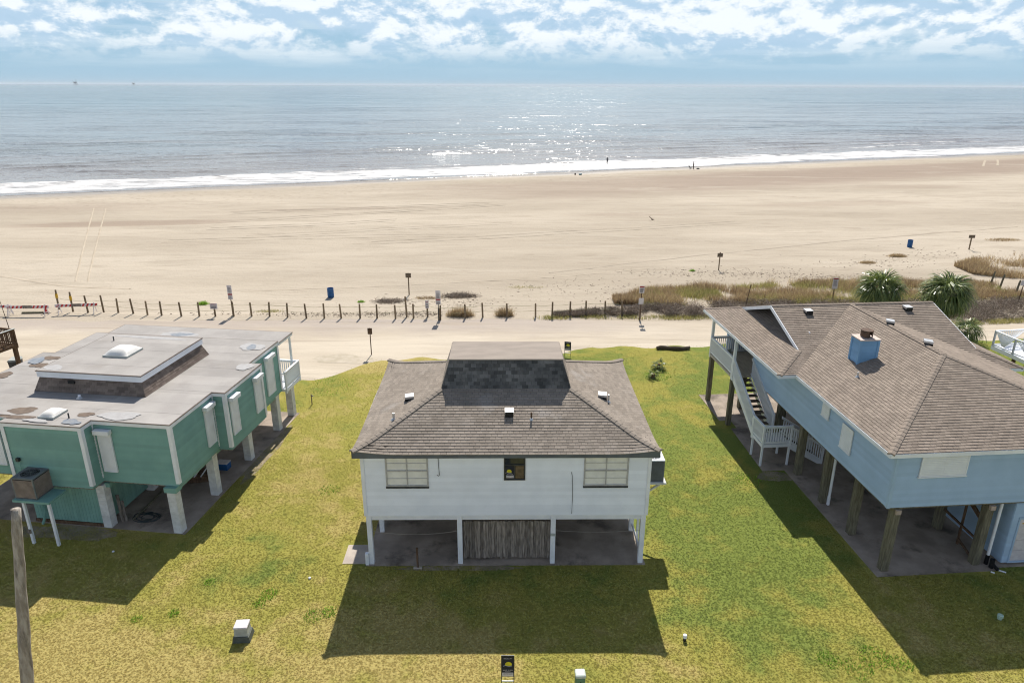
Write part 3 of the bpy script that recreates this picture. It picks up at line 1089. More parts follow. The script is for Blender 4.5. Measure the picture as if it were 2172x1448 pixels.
def lbox(u, n, o, a0, a1, z0, z1, d0, d1, var=0.5, mb=None):
    def P(a, z, d):
        return Vector(o) + Vector(u) * a + Vector((0, 0, z)) + Vector(n) * d
    return (mb or MB()).hexa([P(a0, z0, d1), P(a1, z0, d1), P(a1, z0, d0), P(a0, z0, d0), P(a0, z1, d1), P(a1, z1, d1), P(a1, z1, d0), P(a0, z1, d0)], var)


def railing(parent, p0, p1, z0a, z0b, h, mat, name='railing', post0=True, post1=True, step=0.12, rail=0.045, sun=False):
    """top rail and bottom rail as one part, each baluster a piece of it"""
    a, b = Vector((p0[0], p0[1], 0)), Vector((p1[0], p1[1], 0))
    L = (b - a).length
    za, zb = Vector((0, 0, z0a)), Vector((0, 0, z0b))
    mb = MB()
    mb.bar(a + za + Vector((0, 0, h)), b + zb + Vector((0, 0, h)), 0.12, 0.04)
    mb.bar(a + za + Vector((0, 0, h - 0.07)), b + zb + Vector((0, 0, h - 0.07)), 0.04, 0.08)
    mb.bar(a + za + Vector((0, 0, 0.10)), b + zb + Vector((0, 0, 0.10)), 0.04, 0.09)
    for flag, p, z in ((post0, a, za), (post1, b, zb)):
        if flag:
            mb.bar(p + z + Vector((0, 0, -0.25)), p + z + Vector((0, 0, h + 0.04)), 0.09, 0.09, up=(0, 1, 0))
    o = mb.build(name, mat, parent)
    n = max(2, int(L / step))
    bal = None
    for i in range(1, n):
        k = i / n
        P = a.lerp(b, k)
        z = z0a + (z0b - z0a) * k
        if bal is None:
            bal = MB().box(-0.02, 0.02, -0.02, 0.02, 0.12, h - 0.06).mesh('baluster')
        bo = mesh_obj('baluster', bal, mat, o)
        bo.location = (P.x, P.y, z)
    return o


def ac_unit(parent_label, loc, rotz, size, h, top_mat, body_mat, grille_mat, group=None, topless=False):
    t = thing('air_conditioner', parent_label, 'air conditioner', loc, rotz, group)
    s = size / 2
    MB().box(-s * .93, s * .93, -s * .93, s * .93, 0.03, h - 0.04).build('core', BLACK, t)
    mb = MB()
    for sx in (-1, 1):
        for sy in (-1, 1):
            mb.box(min(sx * s, sx * (s - .05)), max(sx * s, sx * (s - .05)), min(sy * s, sy * (s - .05)), max(sy * s, sy * (s - .05)), 0, h - 0.05)
    mb.box(-s, s, -s, s, 0, 0.03)
    mb.build('frame', body_mat, t)
    g = MB()
    n = int((h - 0.12) / 0.045)
    for i in range(n):
        z = 0.06 + i * 0.045
        for (x0, x1, y0, y1) in ((-s + .05, s - .05, -s, -s + .02), (-s + .05, s - .05, s - .02, s), (-s, -s + .02, -s + .05, s - .05), (s - .02, s, -s + .05, s - .05)):
            g.box(x0, x1, y0, y1, z, z + 0.030)
    g.build('grille', grille_mat, t)
    # top plate with a round fan opening
    r = s * 0.74
    N = 32
    vs, fs = [], []
    for zt in (h - 0.05, h):
        for i in range(N):
            a = 2 * math.pi * i / N
            c, d = math.cos(a), math.sin(a)
            k = s / max(abs(c), abs(d))
            vs += [(c * k, d * k, zt), (c * r, d * r, zt)]
    for i in range(N):
        j = (i + 1) % N
        fs += [(2 * N + 2 * i, 2 * N + 2 * j, 2 * N + 2 * j + 1, 2 * N + 2 * i + 1)]
        fs += [(2 * i, 2 * j, 2 * N + 2 * j, 2 * N + 2 * i), (2 * i + 1, 2 * N + 2 * i + 1, 2 * N + 2 * j + 1, 2 * j + 1)]
    MB().add(vs, fs).build('top_cover', top_mat, t)
    f = MB()
    f.cyl((0, 0, h - .12), (0, 0, h - .05), s * 0.2, n=14)
    for k in range(4):
        a = k * math.pi / 2 + 0.4
        p = [(r * 0.15, -0.02), (r * .92, -r * .30), (r * .97, r * .12), (r * 0.18, 0.06)]
        q = [(x * math.cos(a) - y * math.sin(a), x * math.sin(a) + y * math.cos(a), h - 0.10 + (0.03 if i in (2, 3) else 0)) for i, (x, y) in enumerate(p)]
        f.prism(q, (0, 0, 0.008))
    f.build('fan', DKMET, t)
    gd = MB()
    for rr in (0.35, 0.6, 0.85, 1.0):
        pts = [(r * rr * math.cos(2 * math.pi * i / 20), r * rr * math.sin(2 * math.pi * i / 20), h + 0.012) for i in range(21)]
        gd.tube(pts, 0.005, 4)
    for k in range(4):
        a = k * math.pi / 4
        gd.bar((r * math.cos(a), r * math.sin(a), h + .018), (-r * math.cos(a), -r * math.sin(a), h + .018), 0.012, 0.008)
    gd.build('fan_guard', top_mat, t)
    return t


def box_vent(parent, p, slope_dir, s=0.32, mat=None, rise=0.16):
    """low roof vent: a sloping metal hood with a dark open front"""
    x, y, z = p
    a = math.atan2(slope_dir[1], slope_dir[0])           # downslope direction
    c, d = math.cos(a), math.sin(a)
    def W(fx, fy, fz):
        return (x + fx * c - fy * d, y + fx * d + fy * c, z + fz)
    h = s / 2
    m = MB()
    m.hexa([W(h, -h, rise * .35), W(h, h, rise * .35), W(-h, h, rise * .6), W(-h, -h, rise * .6), W(h, -h, rise), W(h, h, rise), W(-h, h, rise * 1.15), W(-h, -h, rise * 1.15)])
    o = m.build('roof_vent', mat or ALUM, parent)
    MB().hexa([W(h + .002, -h * .92, -.12), W(h + .002, h * .92, -.12), W(h - .03, h * .92, -.10), W(h - .03, -h * .92, -.10), W(h + .004, -h * .92, rise * .86), W(h + .004, h * .92, rise * .86), W(h - .03, h * .92, rise * .86), W(h - .03, -h * .92, rise * .86)]).build('vent_mouth', BLACK, o)
    MB().hexa([W(h * .9, -h * .85, -.1), W(h * .9, h * .85, -.1), W(-h * .9, h * .85, -.02), W(-h * .9, -h * .85, -.02), W(h * .9, -h * .85, rise * .36), W(h * .9, h * .85, rise * .36), W(-h * .9, h * .85, rise * .62), W(-h * .9, -h * .85, rise * .62)]).build('vent_throat', BLACK, o)
    return o


def pipe_vent(parent, p, h=0.3, r=0.035, mat=None, boot=True):
    m = MB().cyl((p[0], p[1], p[2] - 0.05), (p[0], p[1], p[2] + h), r, n=10)
    o = m.build('vent_pipe', mat or ALUM, parent, smooth=False)
    if boot:
        MB().cyl((p[0], p[1], p[2] - 0.03), (p[0], p[1], p[2] + 0.07), r * 2.8, r * 1.2, n=10).build('pipe_boot', ALUM, o)
    return o


def blob_patch(parent, c, rx, ry, z, mat, seed, label=None, name='roof_patch'):
    n = 26
    r = random.Random(seed)
    ph = [r.uniform(0, 6.28) for _ in range(4)]
    pts = []
    for i in range(n):
        a = 2 * math.pi * i / n
        k = 1 + 0.14 * math.sin(2 * a + ph[0]) + 0.10 * math.sin(3 * a + ph[1]) + 0.07 * math.sin(5 * a + ph[2]) + 0.05 * math.sin(9 * a + ph[3])
        pts.append((c[0] + rx * k * math.cos(a), c[1] + ry * k * math.sin(a), z))
    o = MB().add(pts, [tuple(range(n))]).build(name, mat, parent)
    if label:
        o['label'] = label
    return o


def text(parent, body, size, loc, rot, mat, ext=0.002, name='lettering', align='CENTER', sx=1.0):
    cu = bpy.data.curves.new('lettering', 'FONT')
    cu.body = body
    cu.size = size
    cu.align_x = align
    cu.align_y = 'CENTER'
    cu.extrude = ext
    cu.resolution_u = 2
    tmp = bpy.data.objects.new(name, cu)
    me = bpy.data.meshes.new_from_object(tmp)
    bpy.data.objects.remove(tmp)
    me.materials.clear()
    o = mesh_obj(name, me, mat, parent)
    o.location = loc
    o.rotation_euler = rot
    o.scale = (sx, 1, 1)
    return o


def slab(name, poly, z0, z1, mat, loc, rot, label):
    o = MB().prism([(x, y, z0) for x, y in poly], (0, 0, z1 - z0)).build(name, mat)
    o.location = (loc[0], loc[1], 0)
    o.rotation_euler = (0, 0, rot)
    return tag(o, label, kind='structure')


# ================================================================== white house
def white_house():
    T = thing('beach_house', 'white stilt house between the green and blue ones, hip roof with a raised mansard', 'house', (WH[0], WH[1], 0), WR)
    M = Matrix.Translation((WH[0], WH[1], 0)) @ Matrix.Rotation(WR, 4, 'Z')
    Z0, ZE, m = 2.3, 5.08, 0.42
    hx, y0, y1 = 5.75, -0.30, 9.0
    zb = ZE + m * 3.12
    bxh, by0, by1 = 2.63, 2.82, 5.88
    txh, ty0, ty1, zt = 2.30, 3.28, 5.2, 7.46

    def warp(P):
        ax = max(0.0, hx - abs(P.x))
        ay = max(0.0, min(P.y - y0, y1 - P.y))
        k = max(0.0, 1 - (ax + ay) / 1.9)
        return Vector((P.x, P.y, P.z + 0.17 * k * k))
    # walls
    openF = [(0.89, 2.51, 3.57, 4.9), (5.38, 6.19, 3.84, 4.9), (8.42, 10.12, 3.57, 4.9)]
    wf = wall_box('wall', (-5.47, 0), (5.47, 0), Z0, 4.97, WSIDE, T)
    siding(wf, (-5.47, 0), (5.47, 0), Z0, 4.96, WSIDE, openF)
    for (a, b) in (((5.47, 0), (5.47, 8.7)), ((5.47, 8.7), (-5.47, 8.7)), ((-5.47, 8.7), (-5.47, 0))):
        w_ = wall_box('wall', a, b, Z0, 4.97, WSIDE, T)
        siding(w_, a, b, Z0, 4.96, WSIDE)
    for sx in (-1, 1):
        x = sx * 5.47
        MB().box(min(x - sx * .09, x + sx * .042), max(x - sx * .09, x + sx * .042), -0.045, -0.018 - 0.016, Z0 - .02, 4.96).build('corner_board', WHITE, T)
    MB().box(-5.44, 5.44, 0.03, 8.67, Z0 - 0.04, Z0 + 0.02).build('floor', WOODG, T)
    for y in (0.02, 2.15, 4.3, 6.5, 8.5):
        MB().box(-5.42, 5.42, y, y + 0.14, Z0 - 0.24, Z0 - 0.045).build('beam', WHITE, T)
    MB().box(-5.46, 5.46, -0.03, -0.005, Z0 - 0.06, Z0 - 0.002).build('skirt_board', WHITE, T)
    # posts
    for y in (0.0, 2.15, 4.3, 6.5, 8.5):
        for x in ((-5.36, -1.83, 1.84, 5.36) if y == 0 else (-5.30, 5.36) if y < 6 else (-5.3, -1.8, 1.8, 5.36)):
            p = MB().box(x - .095, x + .095, y - .02, y + .17, 0.02, Z0 - 0.045 if y == 0 else Z0 - 0.24).build('post', WHITE, T, bevel=0.008)
            if y == 0 and abs(x - 1.84) < .01:
                MB().box(x - .105, x + .105, y - .03, y + .18, 1.32, 1.44).build('repair_collar', BOXG, p)
    MB().box(-5.60, -5.46, -0.08, 0.06, 0.02, 0.55).build('meter_box', WHITE, T, bevel=0.01)
    MB().bar((5.40, 0.1, 0.35), (5.40, 2.2, 0.35), 0.05, 0.12).build('brace', WHITE, T)
    MB().bar((5.40, 2.2, 1.25), (5.40, 4.3, 0.35), 0.05, 0.12).build('brace', WHITE, T)
    MB().bar((5.36, 2.25, 2.1), (5.36, 4.2, 0.4), 0.05, 0.10).build('brace', WHITE, T)
    MB().bar((5.48, 0.75, 0.05), (5.48, 0.75, 2.05), 0.09, 0.09, up=(0, 1, 0)).build('brace', WHITE, T)
    MB().bar((5.48, 1.45, 0.05), (5.48, 1.45, 2.05), 0.09, 0.09, up=(0, 1, 0)).build('brace', WHITE, T)
    MB().bar((-5.32, 2.2, 0.4), (-5.32, 4.3, 2.0), 0.05, 0.10).build('brace', WHITE, T)
    # windows
    def big_window(a0, a1):
        w_ = frame4(MB(), (1, 0, 0), (0, -1, 0), (-5.47, 0, 0), a0, a1, 3.59, 4.93, 0.055, 0.0, 0.05).build('window', WFRAME, T)
        mid = (a0 + a1) / 2
        lbox((1, 0, 0), (0, -1, 0), (-5.47, 0, 0), mid - .02, mid + .02, 3.645, 4.875, 0.006, 0.046).build('mullion', WFRAME, w_)
        for zz in (4.26,):
            lbox((1, 0, 0), (0, -1, 0), (-5.47, 0, 0), a0 + .055, a1 - .055, zz - .03, zz + .03, 0.006, 0.044).build('meeting_rail', WFRAME, w_)
        lv_ = [3.645, 3.93, 4.23, 4.29, 4.58, 4.875]
        for (q0, q1) in ((a0 + .055, mid - .02), (mid + .02, a1 - .055)):
            for (z0_, z1_) in ((3.645, 3.92), (3.94, 4.23), (4.29, 4.57), (4.59, 4.875)):
                lbox((1, 0, 0), (0, -1, 0), (-5.47, 0, 0), q0, q1, z0_, z1_, 0.002, 0.016, random.random()).build('pane', BLIND, w_)
            for zz in (3.93, 4.58):
                lbox((1, 0, 0), (0, -1, 0), (-5.47, 0, 0), q0, q1, zz - .01, zz + .01, 0.002, 0.03).build('glazing_bar', WFRAME, w_)
        lbox((1, 0, 0), (0, -1, 0), (-5.47, 0, 0), a0 - .01, a1 + .01, 3.52, 3.588, 0.0, 0.07).build('sill', DKMET, w_)
    big_window(0.89, 2.51)
    big_window(8.42, 10.12)
    w_ = frame4(MB(), (1, 0, 0), (0, -1, 0), (-5.47, 0, 0), 5.38, 6.19, 3.85, 4.93, 0.045, 0.0, 0.05).build('window', DKMET, T)
    o = (-5.47, 0, 0)
    lbox((1, 0, 0), (0, -1, 0), o, 5.425, 6.145, 3.895, 4.885, 0.002, 0.012).build('pane', GLASS, w_)
    lbox((1, 0, 0), (0, -1, 0), o, 5.425, 6.145, 4.48, 4.52, 0.013, 0.045).build('meeting_rail', DKMET, w_)
    lbox((1, 0, 0), (0, -1, 0), o, 5.77, 5.80, 3.895, 4.48, 0.013, 0.03).build('glazing_bar', DKMET, w_)
    lbox((1, 0, 0), (0, -1, 0), o, 5.82, 6.13, 3.91, 4.46, 0.013, 0.02).build('cardboard', pmat('cardboard', (0.16, 0.115, 0.065), (0.10, 0.075, 0.04), scale=6, rough=0.9), w_)
    fr2 = frame4(MB(), (1, 0, 0), (0, -1, 0), o, 5.345, 6.225, 3.815, 4.955, 0.03, 0.0, 0.04).build('window_trim', WHITE, w_)
    # agency sign standing in the window
    S = thing('window_sign', 'small navy sign with yellow sun in the middle window of the white house', 'sign', (0, 0, 0), 0)
    S.matrix_world = M
    lbox((1, 0, 0), (0, -1, 0), o, 5.46, 5.76, 3.93, 4.44, 0.0135, 0.022).build('panel', NAVY, S)
    lbox((1, 0, 0), (0, -1, 0), o, 5.47, 5.75, 3.94, 4.05, 0.0225, 0.026).build('phone_strip', SIGNW, S)
    sun_disc(S, (-5.47 + 5.58, -0.0235, 4.22), 0.085)
    text(S, "409.797.5500", 0.045, (-5.47 + 5.61, -0.029, 3.995), (math.pi / 2, 0, 0), INK)
    text(S, "SAND 'N SEA", 0.04, (-5.47 + 5.61, -0.0255, 4.10), (math.pi / 2, 0, 0), SIGNW)
    # cables on the wall
    MB().tube([(-2.57, -.05, 4.93), (-2.56, -.05, 4.5), (-2.54, -.055, 4.10), (-2.57, -.06, 4.05), (-2.63, -.05, 4.09)], 0.011, 5).build('cable', DKMET, T)
    MB().tube([(2.47, -.045, 4.2), (2.51, -.045, 4.05), (2.535, -.045, 3.6), (2.55, -.045, 3.0), (2.54, -.045, 2.36)], 0.009, 5).build('cable', DKMET, T)
    # fascia with raised corners
    f = MB()
    def run(pa, pb, nrm):
        pa, pb, nrm = Vector(pa), Vector(pb), Vector(nrm)
        N = 24
        for i in range(N):
            a, b = pa.lerp(pb, i / N), pa.lerp(pb, (i + 1) / N)
            wa, wb = warp(Vector((a.x, a.y, ZE))), warp(Vector((b.x, b.y, ZE)))
            lo = 4.945
            A0, B0 = Vector((a.x, a.y, lo)), Vector((b.x, b.y, lo))
            f.hexa([A0, B0, B0 - nrm * .03, A0 - nrm * .03, wa, wb, wb - nrm * .03, wa - nrm * .03])
    run((-hx, y0, 0), (hx, y0, 0), (0, -1, 0))
    run((hx, y0, 0), (hx, y1, 0), (1, 0, 0))
    run((hx, y1, 0), (-hx, y1, 0), (0, 1, 0))
    run((-hx, y1, 0), (-hx, y0, 0), (-1, 0, 0))
    f.build('fascia', FASC, T)
    MB().box(-hx + .032, hx - .032, y0 + .032, y1 - .032, 4.952, 4.968).build('soffit', WHITE, T)
    # roof deck
    rd = MB()
    E = [(-hx, y0, ZE), (hx, y0, ZE), (hx, y1, ZE), (-hx, y1, ZE)]
    B = [(-bxh, by0, zb), (bxh, by0, zb), (bxh, by1, zb), (-bxh, by1, zb)]
    Tt = [(-txh, ty0, zt), (txh, ty0, zt), (txh, ty1, zt), (-txh, ty1, zt)]
    def strip(A, Bq, nn=20):
        for i in range(4):
            j = (i + 1) % 4
            a0, a1, b0, b1 = Vector(A[i]), Vector(A[j]), Vector(Bq[i]), Vector(Bq[j])
            for k in range(nn):
                for l in range(6):
                    q = []
                    for (s_, t_) in ((k, l), (k + 1, l), (k + 1, l + 1), (k, l + 1)):
                        P = a0.lerp(a1, s_ / nn).lerp(b0.lerp(b1, s_ / nn), t_ / 6)
                        q.append(warp(P) - Vector((0, 0, 0.004)))
                    rd.add(q, [(0, 1, 2, 3)])
    strip(E, B)
    strip(B, Tt, 1)
    roof = rd.build('roof', DECKM, T)
    sh = Shingler(roof, SHW, M, warp)
    sh.slope([[E[0], E[1], B[1], B[0]]], E[0], E[1])
    sh.slope([[E[1], E[2], B[2], B[1]]], E[1], E[2])
    sh.slope([[E[3], E[0], B[0], B[3]]], E[3], E[0])
    sh.slope([[E[2], E[3], B[3], B[2]]], E[2], E[3], False)
    sh.slope([[B[1], B[2], Tt[2], Tt[1]]], B[1], B[2])
    sh.slope([[B[3], B[0], Tt[0], Tt[3]]], B[3], B[0])
    sh.build()
    sa = Shingler(roof, SHD, M, None, keep=300)  # front face alone gets the shingles with shade painted in
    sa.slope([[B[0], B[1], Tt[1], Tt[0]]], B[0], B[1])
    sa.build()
    for i in range(4):
        caps = MB()
        ridge_caps(caps, Vector(E[i]), Vector(B[i]))
        caps.v = [tuple(warp(Vector(p))) for p in caps.v]
        caps.build('hip_cap', SHW, roof)
    mt = MB()
    mt.hexa([(-txh - .04, ty0 - .05, zt + .012), (txh + .04, ty0 - .05, zt + .012), (txh + .04, ty1 + .05, zt + .012), (-txh - .04, ty1 + .05, zt + .012),
             (-txh - .03, ty0 - .04, zt + .06), (txh + .03, ty0 - .04, zt + .06), (txh, ty1 + .03, zt + .10), (-txh, ty1 + .03, zt + .10)])
    top = mt.build('mansard_top', FLATB, roof)
    sl = lambda y: ZE + m * (y - y0)
    box_vent(T, (0.12, 1.55, sl(1.55) + .02), (0, -1), 0.34)
    pipe_vent(T, (0.98, 1.30, sl(1.30)), 0.30, 0.035, RUST)
    slx = lambda x: ZE + m * (hx - abs(x))
    box_vent(T, (-3.98, 3.05, slx(3.98) + .02), (-1, -.15), 0.36)
    pipe_vent(T, (-4.42, 1.55, slx(4.42)), 0.28, 0.05)
    box_vent(T, (4.0, 3.2, slx(4.0) + .02), (1, -.15), 0.36)
    pipe_vent(T, (4.22, 2.95, slx(4.22)), 0.34, 0.04)
    # side awning on the wall by the lawn
    aw = MB().hexa([(-6.02, 4.9, 4.48), (-5.5, 4.9, 4.66), (-5.5, 6.9, 4.66), (-6.02, 6.9, 4.48), (-6.02, 4.9, 4.52), (-5.5, 4.9, 4.70), (-5.5, 6.9, 4.70), (-6.02, 6.9, 4.52)])
    aw.build('awning', WHITE, T)
    # shelf for the condenser
    shf = MB().box(5.5, 6.55, 1.55, 2.6, 2.66, 2.74)
    shf.bar((5.5, 1.7, 2.0), (6.4, 1.7, 2.66), 0.07, 0.07).bar((5.5, 2.45, 2.0), (6.4, 2.45, 2.66), 0.07, 0.07)
    shf.build('equipment_shelf', BLOCK, T)
    p = M @ Vector((6.05, 2.05, 2.745))
    ac_unit('black condenser with white top on shelf beside the white house', p, WR, 0.80, 0.98, WHITE, ACM, ACM)
    # side screen of lattice
    lat = thing('lattice_screen', 'dark wooden lattice screen under the edge of the white house beside the lawn', 'lattice', tuple(M @ Vector((-5.95, 3.7, 0))), WR)
    frm = MB()
    for (a, b) in (((0, 0, .3), (0, 2.0, .3)), ((0, 0, 2.2), (0, 2.0, 2.2)), ((0, 0, .02), (0, 0, 2.2)), ((0, 2.0, .02), (0, 2.0, 2.2))):
        frm.bar(a, b, 0.07, 0.07, up=(1, 0, 0))
    frm.build('frame', WOODB, lat)
    st = MB()
    for k in range(-14, 15):
        for sgn, xo in ((1, -.008), (-1, .008)):
            c0 = 1.0 + k * 0.14
            pts = []
            for s_ in np.linspace(-1.4, 1.4, 57):
                y, z = c0 + s_, 1.25 + sgn * s_
                if 0 <= y <= 2 and .3 <= z <= 2.2:
                    pts.append((xo, y, z))
            if len(pts) > 3:
                st.bar(pts[0], pts[-1], 0.045, 0.008, up=(1, 0, 0))
    st.build('lattice_strips', WOODB, lat)
    # fence panel between the middle posts
    Fp = thing('picket_fence', 'weathered grey picket fence panel between two posts under the white house', 'fence', tuple(M @ Vector((0, 0.22, 0))), WR)
    n = 31
    for i in range(n):
        x = -1.70 + 3.44 * (i + 0.5) / n
        hw = 3.44 / n / 2 * random.uniform(0.86, 0.97)
        t0 = 1.86 + random.uniform(-.03, .03)
        b0 = 0.14 + random.uniform(-.04, .03)
        dy = random.uniform(-.012, .012)
        MB().hexa([(x - hw, dy, b0), (x + hw, dy, b0), (x + hw, dy + .018, b0), (x - hw, dy + .018, b0),
                   (x - hw + random.uniform(-.008, .008), dy, t0), (x + hw, dy, t0 - .015), (x + hw, dy + .018, t0 - .015), (x - hw, dy + .018, t0)], random.random()).build('picket', WOODG, Fp)
    rl = MB()
    for z in (0.45, 1.05, 1.6):
        rl.box(-1.72, 1.75, 0.035, 0.08, z - .045, z + .045)
    rl.box(-.07, .02, 0.085, 0.17, 0.02, 2.0)
    rl.build('rail', WOODG, Fp)
    # ropes across the open bays
    for (x0, x1, sag, lab) in ((-5.26, -1.92, 0.16, 'thin pale rope sagging across the open bay beside the small slab'), (1.94, 5.26, 0.08, 'thin pale rope across the open bay on the condenser side')):
        pts = [M @ Vector((x0 + (x1 - x0) * k / 12, 0.06, 1.52 - sag * 4 * (k / 12) * (1 - k / 12))) for k in range(13)]
        tag(MB().tube(pts, 0.006, 5).build('rope', ROPEW), lab, 'rope')
    slab('concrete_slab', [(-5.6, -0.12), (5.55, -0.12), (5.55, 8.85), (-5.6, 8.85)], -0.05, 0.02, CONC, WH, WR, 'stained concrete slab under the white house')
    slab('stoop_slab', [(-6.55, 0.02), (-5.61, 0.02), (-5.61, 1.25), (-6.55, 1.25)], -0.05, 0.03, CONCL, WH, WR, 'small pale concrete pad beside the white house')
    return T


def sun_disc(parent, c, r, mat=None):
    n = 20
    pts = []
    for i in range(n):
        a = 2 * math.pi * i / n
        z = math.sin(a) * r
        if z < -0.55 * r:
            z = -0.55 * r
        pts.append((c[0] + math.cos(a) * r * 1.08, c[1], c[2] + z))
    o = MB().prism(pts, (0, -0.003, 0)).build('sun_emblem', SUNY, parent)
    MB().tube([(c[0] - r * 1.7, c[1] - .004, c[2] - r * .72), (c[0] - r * 1.0, c[1] - .004, c[2] - r * .45), (c[0] + r * .1, c[1] - .004, c[2] - r * .75), (c[0] + r * 1.1, c[1] - .004, c[2] - r * .62)], r * 0.07, 5).build('wave_line', SIGNW, o)
    return o


white_house()
# ================================================================== green house
def roller_shutter(T, u, n, o, a0, a1, z0, z1):
    """hurricane shutter: slatted curtain, side tracks and the roller box above"""
    s = frame4(MB(), u, n, o, a0, a1, z0, z1, 0.035, 0.0, 0.075).build('shutter', WHITE, T)
    sl = MB()
    k = z0 + 0.036
    while k < z1 - 0.04:
        e = min(k + 0.05, z1 - 0.036)
        lbox(u, n, o, a0 + .036, a1 - .036, k + .003, e - .003, 0.02, 0.055, random.random(), sl)
        k = e
    lbox(u, n, o, a0 + .036, a1 - .036, z0 + .036, z1 - .036, 0.01, 0.044, 0.5, sl)
    tag(sl.build('shutter_slats', WHITE, s), kind='stuff')
    lbox(u, n, o, a0 - .05, a1 + .05, z1 + .003, z1 + .20, 0.0, 0.24).build('roller_box', WHITE, s, bevel=0.015)
    return s


def green_house():
    T = thing('beach_house', 'green stilt house with flat grey roof, raised centre and white block piers', 'house', (GH[0], GH[1], 0), GR)
    M = Matrix.Translation((GH[0], GH[1], 0)) @ Matrix.Rotation(GR, 4, 'Z')
    Z0, ZR = 2.25, 5.08
    plan = [(0, 0), (0, 3.25), (.62, 3.25), (.62, 6.7), (0, 6.7), (0, 9.9), (-10.35, 9.9), (-10.35, 6.7), (-10.97, 6.7), (-10.97, 3.25),
            (-10.35, 3.25), (-10.35, 0), (-6.9, 0), (-6.9, -.65), (-3.42, -.65), (-3.42, 0)]
    n = len(plan)
    for i in range(n):
        a, b = plan[i], plan[(i + 1) % n]
        w_ = wall_box('wall', a, b, Z0, ZR - 0.02, GSIDE, T)
        siding(w_, a, b, Z0, ZR - 0.17, GSIDE, (), expo=0.155)
    # white corner boards at the outward corners
    for (x, y, sx, sy) in ((0, 0, 1, -1), (.62, 3.25, 1, -1), (.62, 6.7, 1, 1), (-3.42, -.65, 1, -1), (-6.9, -.65, -1, -1), (-10.35, 0, -1, -1), (0, 9.9, 1, 1)):
        c = MB()
        x0, x1 = sorted((x - sx * .10, x + sx * .062))
        c.box(x0, x1, *sorted((y + sy * .036, y + sy * .062)), Z0 + .12, ZR - .165)
        c2x = sorted((x + sx * .036, x + sx * .062))
        c.box(c2x[0], c2x[1], *sorted((y + sy * .034, y - sy * .10)), Z0 + .12, ZR - .165)
        c.build('corner_board', WHITE, T)
    for (x, y) in ((-3.39, -.03), (.03, 3.22), (.03, 6.73)):
        MB().box(x - .03, x + .03, y - .03, y + .03, Z0 + .15, ZR - .17).build('corner_bead', WHITE, T)
    # roof edge: white fascia below a brown drip edge
    for i in range(n):
        a, b = Vector((*plan[i], 0)), Vector((*plan[(i + 1) % n], 0))
        u = (b - a).normalized()
        nn = Vector((u.y, -u.x, 0))
        e = 0.07
        A, B = a - u * (e if True else 0) * 0, b
        MB().hexa([a + nn * e - u * e + Vector((0, 0, ZR - .165)), b + nn * e + u * e * .99 + Vector((0, 0, ZR - .165)), b + nn * .002 + Vector((0, 0, ZR - .165)), a + nn * .002 + Vector((0, 0, ZR - .165)),
                   a + nn * e - u * e + Vector((0, 0, ZR - .01)), b + nn * e + u * e * .99 + Vector((0, 0, ZR - .01)), b + nn * .002 + Vector((0, 0, ZR - .01)), a + nn * .002 + Vector((0, 0, ZR - .01))]).build('fascia', WHITE, T)
    def offset(pl, e):
        out_ = []
        for i in range(len(pl)):
            p0, p1, p2 = Vector((*pl[i - 1], 0)), Vector((*pl[i], 0)), Vector((*pl[(i + 1) % len(pl)], 0))
            d0, d1 = (p1 - p0).normalized(), (p2 - p1).normalized()
            n0, n1 = Vector((d0.y, -d0.x, 0)), Vector((d1.y, -d1.x, 0))
            q = p1 + (n0 + n1) * e
            out_.append((q.x, q.y))
        return out_
    roof = MB().prism([(x, y, ZR - .008) for x, y in offset(plan, .085)], (0, 0, 0.028)).build('roof', DRIP, T)
    # membrane laid in sheets with visible laps
    inner = offset(plan, .05)
    ybr = [-.71, -.05, .93, 1.93, 2.93, 3.22, 3.93, 4.93, 5.93, 6.73, 6.93, 7.93, 8.93, 9.94]
    def xr(y0, y1):
        yc = (y0 + y1) / 2
        if yc < -.05:
            return (-6.95, -3.37)
        if 3.22 <= yc <= 6.73:
            return (-11.02, .67)
        return (-10.40, .05)
    k = 0
    for y0, y1 in zip(ybr[:-1], ybr[1:]):
        x0, x1 = xr(y0, y1)
        nseg = 1 if x1 - x0 < 4 else 2
        cut = x0 + (x1 - x0) * random.uniform(.35, .65)
        for (q0, q1) in ([(x0, x1)] if nseg == 1 else [(x0, cut), (cut, x1)]):
            k += 1
            MB().box(q0, q1 - .006, y0, y1 - .008, ZR + .0205, ZR + .026 + .0015 * (k % 3), random.random()).build('roof_sheet', FLAT, roof)
    zt = ZR + .032
    # raised centre with shingled sides
    c, hb, ht, ho = (-5.17, 4.95), 2.65, 2.42, 2.50
    Bq = [(c[0] - hb, c[1] - hb, zt), (c[0] + hb, c[1] - hb, zt), (c[0] + hb, c[1] + hb, zt), (c[0] - hb, c[1] + hb, zt)]
    Tq = [(c[0] - ht, c[1] - ht, 5.74), (c[0] + ht, c[1] - ht, 5.74), (c[0] + ht, c[1] + ht, 5.74), (c[0] - ht, c[1] + ht, 5.74)]
    md = MB()
    for i in range(4):
        j = (i + 1) % 4
        md.add([Bq[i], Bq[j], Tq[j], Tq[i]], [(0, 1, 2, 3)])
    man = md.build('mansard', DECKM, T)
    sh = Shingler(man, SHM, M, None, expo=0.13, tab=0.26, keep=300)
    sh.slope([[Bq[0], Bq[1], Tq[1], Tq[0]]], Bq[0], Bq[1])
    sh.slope([[Bq[1], Bq[2], Tq[2], Tq[1]]], Bq[1], Bq[2])
    sh.slope([[Bq[2], Bq[3], Tq[3], Tq[2]]], Bq[2], Bq[3], False)
    sh.slope([[Bq[3], Bq[0], Tq[0], Tq[3]]], Bq[3], Bq[0], False)
    sh.build()
